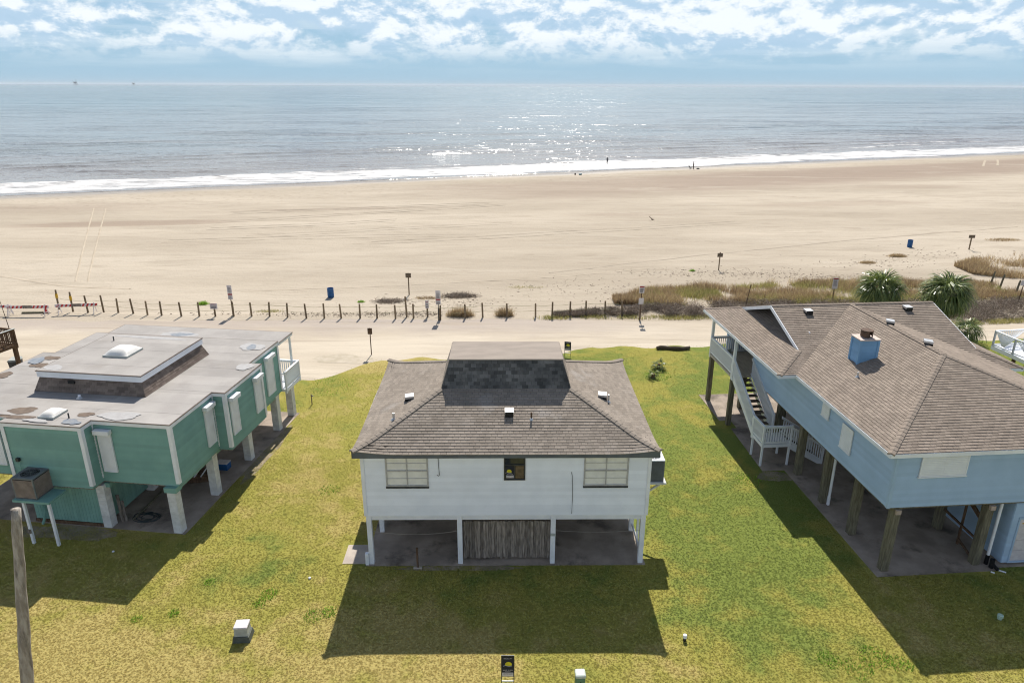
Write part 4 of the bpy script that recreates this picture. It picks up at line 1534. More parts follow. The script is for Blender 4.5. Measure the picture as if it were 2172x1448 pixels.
    lbox((1, 0, 0), (0, -1, 0), (c[0] - 1.0, c[1] - 2.52, 0), 0, .30, 5.52, 5.66, 0, 0.06).build('gable_vent', BLACK, man)
    MB().box(c[0] - ho, c[0] + ho, c[1] - ho, c[1] + ho, 5.73, 6.0).build('raised_fascia', WHITE, T)
    rt = MB().box(c[0] - ho - .03, c[0] + ho + .03, c[1] - ho - .03, c[1] + ho + .03, 6.001, 6.03).build('raised_roof', DRIP, T)
    for i in range(5):
        y0 = c[1] - ho + .02 + i * (2 * ho - .04) / 5
        MB().box(c[0] - ho + .015, c[0] + ho - .015, y0, y0 + (2 * ho - .04) / 5 - .008, 6.031, 6.037 + .002 * (i % 2), random.random()).build('roof_sheet', FLAT, rt)
    # skylights
    def skylight(cx_, cy_, sx, sy, z, h):
        cur = MB().box(cx_ - sx, cx_ + sx, cy_ - sy, cy_ + sy, z - .01, z + .09).build('skylight', BOXG, T, bevel=0.01)
        N = 14
        vs, fs = [], []
        for i in range(N + 1):
            for j in range(N + 1):
                a, b = -1 + 2 * i / N, -1 + 2 * j / N
                vs.append((cx_ + a * sx * .96, cy_ + b * sy * .96, z + .092 + h * (1 - a ** 4) * (1 - b ** 4)))
        for i in range(N):
            for j in range(N):
                fs.append((i * (N + 1) + j, (i + 1) * (N + 1) + j, (i + 1) * (N + 1) + j + 1, i * (N + 1) + j + 1))
        MB().add(vs, fs).build('skylight_dome', DOME, cur, smooth=True)
    skylight(-5.2, 4.95, .62, .62, 6.04, .24)
    skylight(-5.22, 0.16, .36, .42, zt, .15)
    pipe_vent(T, (-4.36, -.02, zt), .22, .03, DKMET, False)
    pipe_vent(T, (-5.3, 1.85, zt), .14, .06, WHITE)
    pipe_vent(T, (-6.77, 6.5, 6.03), .22, .03, DKMET, False)
    # stains and dried puddles on the membrane
    zp = zt + .006
    for i, (x, y, rx_, ry_, m_, lab) in enumerate(((-6.8, .38, .62, .30, MUD, 'brown dried mud patch'), (-6.5, -.22, .70, .17, MUD, 'brown mud streak along the roof edge'), (-3.9, .36, .34, .20, MUD, 'small brown mud patch'),
                                         (-9.86, 5.09, .42, .30, MUD, 'brown mud patch'), (-10.0, 6.05, .40, .26, MUD, 'brown mud patch'), (-10.6, 3.75, .35, .35, MUD, 'brown mud patch'),
                                         (-2.45, .42, .95, .33, PUD, 'pale dried puddle ring'), (-.85, 8.9, .62, .55, PUD, 'pale dried puddle'), (.10, 6.2, .36, .46, PUD, 'pale dried puddle'),
                                         (-4.0, -.36, .40, .22, PUDD, 'dark damp patch'), (-.85, 8.85, .25, .34, PUDD, 'damp middle of the pale puddle'), (-10.45, 5.6, .35, .45, PUDD, 'damp grey patch'),
                                         (-5.5, -.44, .55, .14, PUD, 'pale residue along the edge'))):
        blob_patch(T, (x, y), rx_, ry_, zp + .002 * i, m_, i, lab)
    blob_patch(rt, (c[0], c[1] + 2.2), 1.9, .16, 6.043, PUD, 33)
    blob_patch(rt, (c[0] - 1.95, c[1] - 2.1), .45, .30, 6.043, PUD, 34)
    # porch roof, deck and rail at the far end
    pr = MB().box(-9.9, .12, 9.96, 11.66, 4.86, 5.0).build('porch_roof', WHITE, T)
    MB().box(-9.94, .16, 9.99, 11.70, 5.001, 5.022).build('drip_edge', DRIP, pr)
    MB().box(-9.89, .11, 10.0, 11.65, 5.0225, 5.03, .5).build('roof_sheet', FLAT, pr)
    blob_patch(pr, (-5.85, 10.5), .95, .45, 5.034, PUD, 51)
    blob_patch(pr, (-5.75, 10.45), .62, .26, 5.037, PUDD, 52)
    for x in (-9.75, -5.0, -.02):
        MB().box(x - .05, x + .05, 11.48, 11.58, 2.33, 4.86).build('porch_post', WHITE, T)
    MB().box(-9.95, .30, 9.94, 11.8, 2.16, 2.32).build('deck', WHITE, T)
    railing(T, (.25, 9.98), (.25, 11.75), 2.32, 2.32, .98, WHITE)
    railing(T, (.25, 11.75), (-9.9, 11.75), 2.32, 2.32, .98, WHITE, post0=False)
    # shutters
    fu, fn = (1, 0, 0), (0, -1, 0)
    roller_shutter(T, fu, fn, (0, -.03, 0), -3.22, -2.62, 2.74, 4.52)
    roller_shutter(T, fu, fn, (0, -.03, 0), -8.5, -7.7, 2.70, 4.55)
    ru, rn = (0, 1, 0), (1, 0, 0)
    roller_shutter(T, ru, rn, (.03, 0, 0), 2.38, 3.02, 2.78, 4.55)
    roller_shutter(T, ru, rn, (.65, 0, 0), 3.48, 4.12, 2.86, 4.55)
    roller_shutter(T, ru, rn, (.65, 0, 0), 5.78, 6.45, 2.86, 4.55)
    roller_shutter(T, ru, rn, (.03, 0, 0), 8.28, 9.12, 2.62, 4.58)
    # floor, beams, piers
    MB().prism([(x, y, Z0 - .10) for x, y in offset(plan, -.06)], (0, 0, .09)).build('floor', WOODG, T)
    for x in (-10.2, -6.8, -3.3, -.3):
        MB().box(x - .12, x + .12, -.05, 9.9, Z0 - .30, Z0 - .101).build('beam', GSIDE, T)
    def pier(x, y, h=2.0, mat=BLOCK):
        pm = MB()
        z = 0.02
        k_ = 0
        while z < h - .02:
            e = min(z + .19, h)
            pm.box(x - .185, x + .185, y - .185, y + .185, z, e - .008, random.random())
            pm.box(x - .176, x + .176, y - .176, y + .176, e - .008, e, .2)
            z = e
            k_ += 1
        pm.build('pier', mat, T)
    for x in (-.33, -3.55, -6.95, -10.0):
        for y in (0.0, 3.0, 6.28, 9.6):
            if x < -6 and y == 0 and x > -7:
                continue
            pier(x, y, 2.15 if y > 0 else 2.1)
    for x in (-.33, -9.9):
        pier(x, 11.5, 2.15)
    MB().box(-.60, -.06, -.22, .20, 2.0, Z0 - .02).build('cap_block', GSIDE, T)
    # enclosed room under the house
    e1 = wall_box('enclosure_wall', (-6.95, -.10), (-3.74, -.10), 0.16, Z0 - .02, GSIDE, T, .10)
    for i in range(21):
        x = -6.93 + i * .152
        MB().box(x, x + .144, -.118, -.101, .18, Z0 - .03, random.random()).build('panel_board', GSIDE, e1)
    e2 = wall_box('enclosure_wall', (-3.66, .22), (-3.66, 6.1), 0.16, Z0 - .02, GSIDE, T, .10)
    for i in range(38):
        y = .24 + i * .153
        MB().box(-3.659, -3.642, y, y + .145, .18, Z0 - .03, random.random()).build('panel_board', GSIDE, e2)
    MB().box(-6.97, -3.74, -.16, -.02, .02, .158).build('base_board', WOODB, T)
    dp = MB().tube([(-6.5, -.72, 2.3), (-6.5, -.30, 2.0), (-6.45, -.20, 1.6), (-6.4, -.20, 1.2), (-6.35, -.24, .6), (-6.42, -.30, .25), (-6.5, -.34, .05)], .055, 8)
    dp.build('drain_pipe', GSIDE, T)
    mtr = MB().box(-6.55, -6.42, -.80, -.69, 3.35, 3.5).build('meter', DKMET, T)
    MB().cyl((-6.45, -.74, 2.7), (-6.45, -.74, 3.35), .015, n=6).build('conduit', GSIDE, T)
    # platform with the condenser
    P = thing('equipment_stand', 'green platform on white posts carrying the condenser beside the green house', 'platform', tuple(M @ Vector((-5.45, -1.15, 0))), GR)
    MB().box(-.82, .80, -.55, .46, 2.02, 2.12).build('platform', GSIDE, P)
    for i, x in enumerate((-.43, .70)):
        MB().box(x - .05, x + .05, -.50, -.40, 0, 2.02).build('leg', WHITE, P)
    MB().box(-.50, -.36, -.56, -.505, .55, .73).build('clamp_block', WOODG, P)
    ac_unit('brown louvred condenser on the platform in front of the green house', M @ Vector((-5.72, -1.10, 2.125)), GR, .96, .95, ACM, ACM, ACG)
    # things lying under the house
    pl = thing('plank', 'two short weathered planks leaning on the front pier of the green house', 'planks', tuple(M @ Vector((-3.2, .25, 0))), GR)
    MB().bar((0, .05, .02), (-.16, .22, 1.25), .14, .04, up=(0, 1, 0)).build('board', WOODG, pl)
    MB().bar((.12, .12, .02), (-.02, .26, .95), .12, .04, up=(0, 1, 0)).build('board', WOODG, pl)
    tag(MB().bar(M @ Vector((-2.8, .45, .05)), M @ Vector((-2.95, 3.4, .05)), .09, .06).build('timber', WOODP), 'long thin timber lying on the slab under the green house', 'timber')
    hp = []
    for i in range(110):
        a = i * .37
        r_ = .36 + .13 * math.sin(i * .11) + .05 * math.sin(i * .7)
        hp.append(M @ Vector((-2.35 + r_ * 1.3 * math.cos(a), .72 + r_ * .75 * math.sin(a), .03 + .0004 * i)))
    tag(MB().tube(hp, .014, 5).build('hose', pmat('hose_rubber', (.035, .05, .05), rough=.6)), 'dark hose coiled loosely on the slab under the green house', 'hose')
    lb = thing('lumber_stack', 'stack of brown lumber with white poles under the green house', 'lumber', tuple(M @ Vector((-1.75, 4.2, 0))), GR + .3)
    for i in range(9):
        MB().box(-.55 + .02 * (i % 3), .55, -.45 + .3 * (i % 3), -.20 + .3 * (i % 3), .02 + .11 * (i // 3), .12 + .11 * (i // 3), random.random()).build('board', WOODB, lb)
    for i in range(3):
        MB().bar((-.5 + .3 * i, -.5, .36), (-.1 + .3 * i, .45, .75), .04, .04).build('pole', WHITE, lb)
    bb = thing('storage_crate', 'blue plastic crate beside the lumber stack under the green house', 'crate', tuple(M @ Vector((-1.15, 5.2, 0))), GR)
    MB().box(-.28, .28, -.2, .2, .02, .06).box(-.28, .28, -.2, -.18, .06, .36).box(-.28, .28, .18, .2, .06, .36).box(-.28, -.26, -.18, .18, .06, .36).box(.26, .28, -.18, .18, .06, .36).build('body', BLUEP, bb)
    MB().box(-.30, .30, -.22, .22, .361, .39).build('lid', SIGNW, bb)
    slab('concrete_slab', [(-10.9, -.22), (0, -.22), (.02, 11.75), (-10.9, 11.75)], -.05, .02, CONC, GH, GR, 'stained concrete slab under the green house')
    return T


green_house()


# ================================================================== blue house
def blue_house():
    T = thing('beach_house', 'blue stilt house with brown shingle roofs, white stairs and timber piles', 'house', (BH[0], BH[1], 0), BR)
    M = Matrix.Translation((BH[0], BH[1], 0)) @ Matrix.Rotation(BR, 4, 'Z')
    Z0, ZE, m = 2.98, 5.45, 0.336
    ZT = 5.32
    # walls
    plan = [(-.48, .06), (8.88, .06), (8.88, 7.7), (9.4, 7.7), (9.4, 16.9), (-.48, 16.9)]
    opens = {0: [(.94, 2.80, 4.28, 5.22)], 5: []}
    n = len(plan)
    for i in range(n):
        a, b = plan[i], plan[(i + 1) % n]
        if i == 5:
            a = (-.48, 12.95)
        w_ = wall_box('wall', a, b, Z0, ZT, BSIDE, T)
        siding(w_, a, b, Z0, ZT, BSIDE, opens.get(i, []), expo=.15)
    w_ = wall_box('wall', (2.6, 12.95), (-.48, 12.95), Z0 + .12, ZT, BSIDE, T)
    MB().box(-.53, -.42, .00, .045, Z0 - .01, ZT).build('corner_board', BSIDE, T)
    MB().box(-.53, -.515, .046, .15, Z0 - .01, ZT).build('corner_board', BSIDE, T)
    MB().box(-.45, 8.85, .10, 16.8, Z0 - .10, Z0 - .01).build('floor', WOODP, T)
    for y in (.62, 2.72, 4.95, 7.46, 10.1, 12.7, 15.2):
        MB().box(.2, 8.6, y, y + .16, Z0 - .30, Z0 - .101).build('beam', WOODP, T)
    for x in (-.02, 3.8, 8.5):
        MB().box(x - .10, x + .10, -.02, .10, Z0 - .30, Z0 - .12).build('beam_end', pmat('pale_lumber', (.45, .36, .30), (.38, .30, .25), scale=8, rough=.9), T)
    # piles
    for (x, y) in ((-.02, .22), (-.02, 2.62), (-.02, 5.05), (-.02, 7.55), (.05, 10.2), (1.72, 13.2), (.10, 15.2), (3.85, .30), (3.95, 2.72), (3.95, 5.05), (3.95, 7.55), (8.5, .3), (8.5, 7.55), (5.5, 13.2), (8.5, 13.2)):
        MB().box(x - .155, x + .155, y - .155, y + .155, .02, Z0 - .101 if y > .3 or x > 3 else Z0 - .101, random.random()).build('pile', WOODP, T, bevel=.02)
    for (x, y) in ((.13, 4.82), (4.32, .22)):
        pm = MB().cyl((x, y, .45), (x, y, Z0 - .1), .06, n=12)
        pp = pm.build('drain_pipe', WHITE, T)
        MB().cyl((x, y, .02), (x, y, .45), .075, n=12).build('pipe_collar', WHITE if x < 1 else BLACK, pp)
    # open frame beside the garage
    for (a, b) in (((3.95, .4, 1.75), (3.98, 2.6, 2.75)), ((3.95, .4, .95), (3.98, 2.6, 1.05)), ((3.95, .5, .06), (3.97, 1.5, .35)), ((4.05, 1.55, .02), (4.05, 1.55, 2.85)), ((3.97, .4, 1.85), (3.99, 2.6, 2.84))):
        MB().bar(a, b, .06, .09, up=(0, 0, 1) if a[2] != .02 else (0, 1, 0)).build('framing', WOODB, T)
    # garage box under the house
    g1 = wall_box('garage_wall', (4.86, 9.0), (4.86, .14), .1, Z0 - .12, BSIDE, T, .1)
    siding(g1, (4.86, 9.0), (4.86, .14), .12, Z0 - .12, BSIDE, expo=.15)
    g2 = wall_box('garage_wall', (4.86, .14), (8.85, .14), .1, Z0 - .12, BSIDE, T, .1)
    siding(g2, (4.86, .14), (8.85, .14), .12, Z0 - .12, BSIDE, [(.25, 3.0, .12, 2.16)], expo=.15)
    gd = frame4(MB(), (1, 0, 0), (0, -1, 0), (4.86, .14, 0), .25, 3.0, .1, 2.2, .07, -.02, .05).build('garage_door', BSIDE, T)
    for i in range(4):
        lbox((1, 0, 0), (0, -1, 0), (4.86, .14, 0), .325, 2.925, .18 + i * .485, .655 + i * .485, -.01, .02).build('door_panel', SIGNW, gd)
    lbox((1, 0, 0), (0, -1, 0), (4.86, .14, 0), .45, 1.3, 1.90, 1.945, .021, .03).build('door_handle', YEL, gd)
    # shuttered windows
    def shutter(u, nn, o, a0, a1, z0, z1, split):
        s = frame4(MB(), u, nn, o, a0, a1, z0, z1, .05, 0, .05).build('window', WHITE, T)
        cuts = [a0 + .05] + ([(a0 + a1) / 2] if split else []) + [a1 - .05]
        for q0, q1 in zip(cuts[:-1], cuts[1:]):
            mb = MB()
            k = z0 + .05
            while k < z1 - .051:
                e = min(k + .075, z1 - .05)
                lbox(u, nn, o, q0 + .006, q1 - .006, k + .004, e - .004, .008, .045, random.random(), mb)
                k = e
            lbox(u, nn, o, q0, q1, z0 + .05, z1 - .05, 0.0, .038, .5, mb)
            tag(mb.build('storm_panel', WHITE, s), kind='stuff')
        lbox(u, nn, o, a0 - .03, a1 + .03, z0 - .05, z0 - .002, 0, .07).build('sill', WHITE, s)
        return s
    shutter((1, 0, 0), (0, -1, 0), (-.48, .03, 0), .94, 2.80, 4.30, 5.20, True)
    MB().box(.36, 3.0, -.03, .02, 5.215, 5.25).build('track', BOXG, T)
    shutter((0, 1, 0), (-1, 0, 0), (-.515, 0, 0), 2.88, 3.70, 3.70, 4.76, False)
    shutter((0, 1, 0), (-1, 0, 0), (-.515, 0, 0), 4.82, 5.42, 4.34, 4.90, False)
    # ---- roof
    rd = MB()
    def z_of(d):
        return ZE + m * d
    FL, FR, AP = (-1.0, -.26, ZE), (9.4, -.26, ZE), (4.2, 4.94, z_of(5.2))
    C = (4.2, 12.45, z_of(5.2))
    VL, VR = (-1.0, 7.25, ZE), (9.4, 7.25, ZE)
    xl, xr_, yb = -1.80, 10.2, 17.65
    gl, gr = -.14, 8.75
    A, A2 = (xl, 7.25, ZE), (xl, yb, ZE)
    D, D2 = (gl, 12.45, C[2]), (gr, 12.45, C[2])
    E1 = (gl, 7.25 + gl - xl, z_of(gl - xl))
    E2 = (gl, yb - (gl - xl), z_of(gl - xl))
    Vm = (gl, 7.25 + gl + 1.0, z_of(gl + 1.0))
    F1 = (gr, 7.25 + xr_ - gr, z_of(xr_ - gr))
    F2 = (gr, yb - (xr_ - gr), z_of(xr_ - gr))
    Vmr = (gr, 7.25 + 9.4 - gr, z_of(9.4 - gr))
    BR1, BR2 = (xr_, 7.25, ZE), (xr_, yb, ZE)
    gx, gxr = .95, 7.9
    S1, S2 = (gx, 7.25 + gx - xl, z_of(gx - xl)), (gx, yb - (gx - xl), z_of(gx - xl))
    S3, S4 = (gxr, 7.25 + xr_ - gxr, z_of(xr_ - gxr)), (gxr, yb - (xr_ - gxr), z_of(xr_ - gxr))
    polys = [[FL, FR, AP], [FL, AP, C, VL], [FR, VR, C, AP], [A, VL, Vm, E1], [Vm, C, D, E1], [VR, BR1, F1, Vmr], [Vmr, F1, D2, C],
             [A, S1, S2, A2], [BR1, BR2, S4, S3], [A2, BR2, F2, D2, D, E2]]
    for p in polys:
        rd.prism([Vector(q) - Vector((0, 0, .005)) for q in p], (0, 0, -.05))
    roof = rd.build('roof', DECKM, T)
    sh = Shingler(roof, SHB, M, None)
    sh.slope([polys[0]], FL, FR)
    sh.slope([polys[1]], VL, FL)
    sh.slope([polys[2]], FR, VR)
    sh.slope([polys[3], polys[4]], A, VL)
    sh.slope([polys[5], polys[6]], VR, BR1)
    sh.slope([polys[7]], A2, A)
    sh.slope([polys[8]], BR1, BR2)
    sh.slope([[E2, D, D2, F2], [A2, E2, F2, BR2]], BR2, A2, False)
    sh.build()
    for p, q in ((FL, AP), (FR, AP), (AP, C), (D, D2), (A, E1), (BR1, F1), (A2, E2)):
        cp = MB()
        ridge_caps(cp, p, q, drop=.04)
        cp.build('ridge_cap', SHB, roof)
    # white fascia boards
    def fas(p, q, out_, name='fascia', mat=WHITE, h=.16):
        p, q, o_ = Vector(p), Vector(q), Vector(out_)
        zz, zu = Vector((0, 0, -h)), Vector((0, 0, -.002))
        MB().hexa([p + zz + o_ * .03, q + zz + o_ * .03, q + zz, p + zz, p + zu + o_ * .03, q + zu + o_ * .03, q + zu, p + zu]).build(name, mat, T)
    fas(FL, FR, (0, -1, 0))
    fas(VL, FL, (-1, 0, 0))
    fas(FR, VR, (1, 0, 0))
    fas(A, VL, (0, -1, 0))
    fas(A2, A, (-1, 0, 0))
    fas(BR1, BR2, (1, 0, 0))
    fas(VR, BR1, (0, -1, 0))
    fas(BR2, A2, (0, 1, 0))
    # soffits
    MB().prism([(-.97, -.23, 5.325), (9.37, -.23, 5.325), (9.37, 7.28, 5.325), (-.97, 7.28, 5.325)], (0, 0, .02)).build('soffit', WHITE, T)
    MB().prism([(-1.77, 7.285, 5.33), (10.17, 7.285, 5.33), (10.17, 17.6, 5.33), (-1.77, 17.6, 5.33)], (0, 0, .02)).build('soffit', WHITE, T)
    # gable ends of the cross wing
    for (gxx, Dq, a, b, s_) in ((gx, D, E1, E2, -1), (gxr, D2, F1, F2, 1)):
        za = z_of(gx - xl) if s_ < 0 else z_of(xr_ - gxr)
        y0 = 12.45 - (C[2] - za) / m
        y1 = 12.45 + (C[2] - za) / m
        MB().prism([(gxx, y0, za - .02), (gxx, y1, za - .02), (gxx, 12.45, C[2] - .06)], (.06 * -s_, 0, 0)).build('gable_wall', BSIDE, T)
        for (p, q) in ((a, Dq), (b, Dq)):
            p, q = Vector(p), Vector(q)
            o_ = Vector((s_ * .035, 0, 0))
            zz = Vector((0, 0, -.17))
            up_ = Vector((0, 0, .012))
            MB().hexa([p + zz, q + zz, q + zz + o_, p + zz + o_, p + up_, q + up_, q + up_ + o_, p + up_ + o_]).build('rake_board', WHITE, T)
        if s_ < 0:
            MB().bar((gxx - .02, y0 + .1, za + .06), (gxx - .02, y1 - .1, za + .06), .03, .10).build('gable_trim', WHITE, T)
    # chimney
    CHB = pmat('chimney_siding', (0.19, 0.36, 0.55), (0.17, 0.325, 0.50), scale=1.5, rough=0.6, var=0.08)
    chz = z_of(1.35 + 1.0)
    ch = MB().box(1.35, 2.17, 6.44, 7.12, chz - .35, 7.36).build('chimney', CHB, T)
    for (a, b) in (((1.35, 7.12), (1.35, 6.44)), ((1.35, 6.44), (2.17, 6.44)), ((2.17, 6.44), (2.17, 7.12)), ((2.17, 7.12), (1.35, 7.12))):
        siding(ch, a, b, chz - .2, 7.36, CHB, expo=.15, out=.012)
    for (x, y) in ((1.35, 6.44), (2.17, 6.44), (1.35, 7.12), (2.17, 7.12)):
        MB().box(x - .05, x + .05, y - .05, y + .05, chz - .2, 7.355).build('corner_board', CHB, ch)
    MB().box(1.27, 2.25, 6.36, 7.20, 7.361, 7.41).build('chimney_cap', pmat('pale_cap', (.58, .48, .42), (.50, .41, .36), scale=5, rough=.8), ch)
    fl = MB()
    N = 22
    cx_, cy_ = 1.76, 6.78
    for i in range(N):
        if i in (5, 6, 16, 17):
            continue
        a0, a1 = 2 * math.pi * i / N, 2 * math.pi * (i + 1) / N
        for (r0, r1) in ((.25, .262),):
            fl.hexa([(cx_ + r1 * math.cos(a0), cy_ + r1 * math.sin(a0), 7.46), (cx_ + r1 * math.cos(a1), cy_ + r1 * math.sin(a1), 7.46), (cx_ + r0 * math.cos(a1), cy_ + r0 * math.sin(a1), 7.46), (cx_ + r0 * math.cos(a0), cy_ + r0 * math.sin(a0), 7.46),
                     (cx_ + r1 * math.cos(a0), cy_ + r1 * math.sin(a0), 7.72), (cx_ + r1 * math.cos(a1), cy_ + r1 * math.sin(a1), 7.72), (cx_ + r0 * math.cos(a1), cy_ + r0 * math.sin(a1), 7.72), (cx_ + r0 * math.cos(a0), cy_ + r0 * math.sin(a0), 7.72)])
    fl.lathe([(.25, 7.72), (.275, 7.725), (.275, 7.75), (.25, 7.755)], (cx_, cy_, 0), 22)
    fl.cyl((cx_, cy_, 7.41), (cx_, cy_, 7.64), .15, n=16)
    fl.build('flue_cowl', RUST, ch)
    # roof vents
    for (x, y) in ((4.33, 9.1), (4.33, 6.2)):
        box_vent(T, (x, y, C[2] + .02), (1, -.5), .36)
    fz = lambda y: z_of(y - 7.25)
    box_vent(T, (1.55, 11.75, fz(11.75) + .02), (0, -1), .38)
    box_vent(T, (7.0, 11.85, fz(11.85) + .02), (0, -1), .38)
    pipe_vent(T, (.82, 5.42, z_of(1.82)), .22, .04)
    # ---- porch and stairs
    pf = 3.05
    MB().box(-1.6, 2.6, 12.98, 16.6, pf - .14, pf).build('porch_floor', pmat('deck_boards', (.46, .41, .35), (.36, .31, .26), scale=3, rough=.85, stretch=(6, .5, 1)), T)
    for (x, y) in ((-1.52, 13.05), (-1.52, 16.5)):
        MB().box(x - .07, x + .07, y - .07, y + .07, pf, ZE - .12).build('porch_post', WHITE, T)
    for (x, y) in ((-1.45, 13.1), (-1.45, 16.4), (.6, 16.4)):
        MB().box(x - .12, x + .12, y - .12, y + .12, .02, pf - .14).build('pile', WOODP, T)
    railing(T, (-1.56, 13.1), (-1.56, 16.5), pf, pf, 1.0, WHITE)
    railing(T, (-1.56, 16.55), (2.5, 16.55), pf, pf, 1.0, WHITE, post0=False)
    ch_ = thing('porch_chair', 'grey chair on the porch of the blue house behind the railing', 'chair', tuple(M @ Vector((-1.05, 14.6, pf))), BR + .6)
    for sx in (-.2, .2):
        for sy in (-.2, .2):
            MB().box(sx - .02, sx + .02, sy - .02, sy + .02, 0, .42 if sy < 0 else .85).build('leg', BOXG, ch_)
    MB().box(-.23, .23, -.23, .23, .42, .46).build('seat', BOXG, ch_)
    MB().box(-.20, .20, .19, .22, .50, .85).build('backrest', BOXG, ch_)
    # upper flight, running along the wall down to the landing
    LZ = 1.22
    y_t, y_b, xa, xb = 12.95, 9.72, -1.18, -.58
    xa, xb = -1.50, -.57
    ST = MB()
    st1 = MB().bar((xa, y_t, pf - .18), (xa, y_b, LZ - .12), .05, .26).build('stringer', WHITE, T)
    st2 = MB().bar((xb, y_t, pf - .18), (xb, y_b, LZ - .12), .05, .26).build('stringer', WHITE, T)
    NT = 10
    for i in range(NT):
        k = (i + .6) / NT
        y = y_t + (y_b - y_t) * k
        z = pf + (LZ - pf) * (i + 1) / (NT + 1)
        MB().box(xa + .026, xb - .026, y - .14, y + .14, z - .045, z).build('tread', DKWOOD, T)
    railing(T, (xa - .06, y_t), (xa - .06, y_b), pf, LZ, .98, WHITE)
    railing(T, (xb + .04, y_t), (xb + .04, y_b), pf, LZ, .98, WHITE, post0=False)
    # landing
    ly0, ly1, lx0, lx1 = 8.42, 9.68, -1.58, -.10
    lxa, lxb = lx0, lx1
    MB().box(lxa, lxb, ly0, ly1, LZ - .16, LZ).build('landing', WHITE, T)
    for (x, y) in ((lxa + .05, ly0 + .05), (lxb - .05, ly0 + .05), (lxa + .05, ly1 - .05), (lxb - .05, ly1 - .05)):
        MB().box(x - .045, x + .045, y - .045, y + .045, .02, LZ - .16).build('landing_post', WHITE, T)
    railing(T, (lxa + .03, ly1 - .02), (lxa + .03, ly0 + .03), LZ, LZ, .98, WHITE)
    railing(T, (lxa + .03, ly0 + .03), (lxb - .03, ly0 + .03), LZ, LZ, .98, WHITE, post0=False)
    # lower flight under the house
    for y in (ly0 + .06, ly1 - .06):
        MB().bar((lxb, y, LZ - .16), (lxb + 1.75, y, .06), .05, .26).build('stringer', WHITE, T)
        railing(T, (lxb, y - (.03 if y < 9 else -.03)), (lxb + 1.75, y - (.03 if y < 9 else -.03)), LZ - .03, .10, .92, WHITE, post0=False)
    for i in range(6):
        x = lxb + 1.75 * (i + .6) / 6
        z = LZ * (1 - (i + 1) / 7)
        MB().box(x - .13, x + .13, ly0 + .09, ly1 - .09, z - .045, z).build('tread', DKWOOD, T)
    slab('concrete_slab', [(-.5, -.22), (4.6, -.22), (4.6, -.05), (9.2, -.05), (9.2, 17.2), (-1.75, 17.2), (-1.75, 13.6), (-1.1, 13.6), (-1.1, 12.6), (-.5, 12.6)], -.05, .02, CONC, BH, BR, 'stained concrete slab under the blue house')
    slab('landing_slab', [(-1.62, 7.95), (-.502, 7.95), (-.502, 12.59), (-1.45, 12.59)], -.05, .024, CONC, BH, BR, 'concrete pad beneath the stair landing of the blue house')
    rubbish = thing('pipe_stub', 'black drain fitting with white pipe offcuts beside the blue garage wall', 'pipe', tuple(M @ Vector((4.36, -.12, 0))), BR)
    MB().cyl((0, .1, .02), (0, .1, .40), .09, n=12).cyl((0, .1, .2), (.05, -.2, .12), .07, n=10).build('drain_fitting', BLACK, rubbish)
    MB().cyl((.10, -.10, .05), (.34, -.28, .05), .03, n=8).build('offcut', WHITE, rubbish)
    MB().cyl((-.22, -.18, .04), (-.12, -.26, .04), .03, n=8).build('offcut', WHITE, rubbish)
    return T


blue_house()
# ================================================================== smaller things
def bare(label, c, rx_, ry_, seed, mat, rz=0.0):
    o = blob_patch(None, (0, 0), rx_, ry_, 0, mat, seed, None, 'bare_ground')
    o.location = (c[0], c[1], .0125)
    o.rotation_euler = (0, 0, rz)
    tag(o, label, kind='structure')


SOIL = pmat('bare_soil', (.30, .25, .18), (.20, .17, .11), scale=1.6, rough=.95, spec=.1, world=True, bump=.5, bscale=9, grime=((.24, .21, .07), 1.3, .8, .46))
bare('bare sandy strip of ground along the green house slab', (-12.78, 32.6), .42, 3.2, 71, SOIL, R(-7))
bare('worn ground before the green house enclosure', (-19.0, 25.6), 2.2, .55, 72, SOIL, R(-7))
bare('worn ground beside the stair landing of the blue house', (12.9, 30.4), .75, .55, 73, SOIL)
bare('bare soil at the front edge of the white house slab', (-2.0, 23.32), 2.6, .16, 74, SOIL)
bare('sandy spill over the lawn corner by the road', (-11.8, 46.0), 2.0, .9, 75, pmat('spilled_sand', (.46, .40, .32), (.38, .33, .25), scale=1.2, rough=.95, world=True, spec=.1, bump=.4, bscale=5))

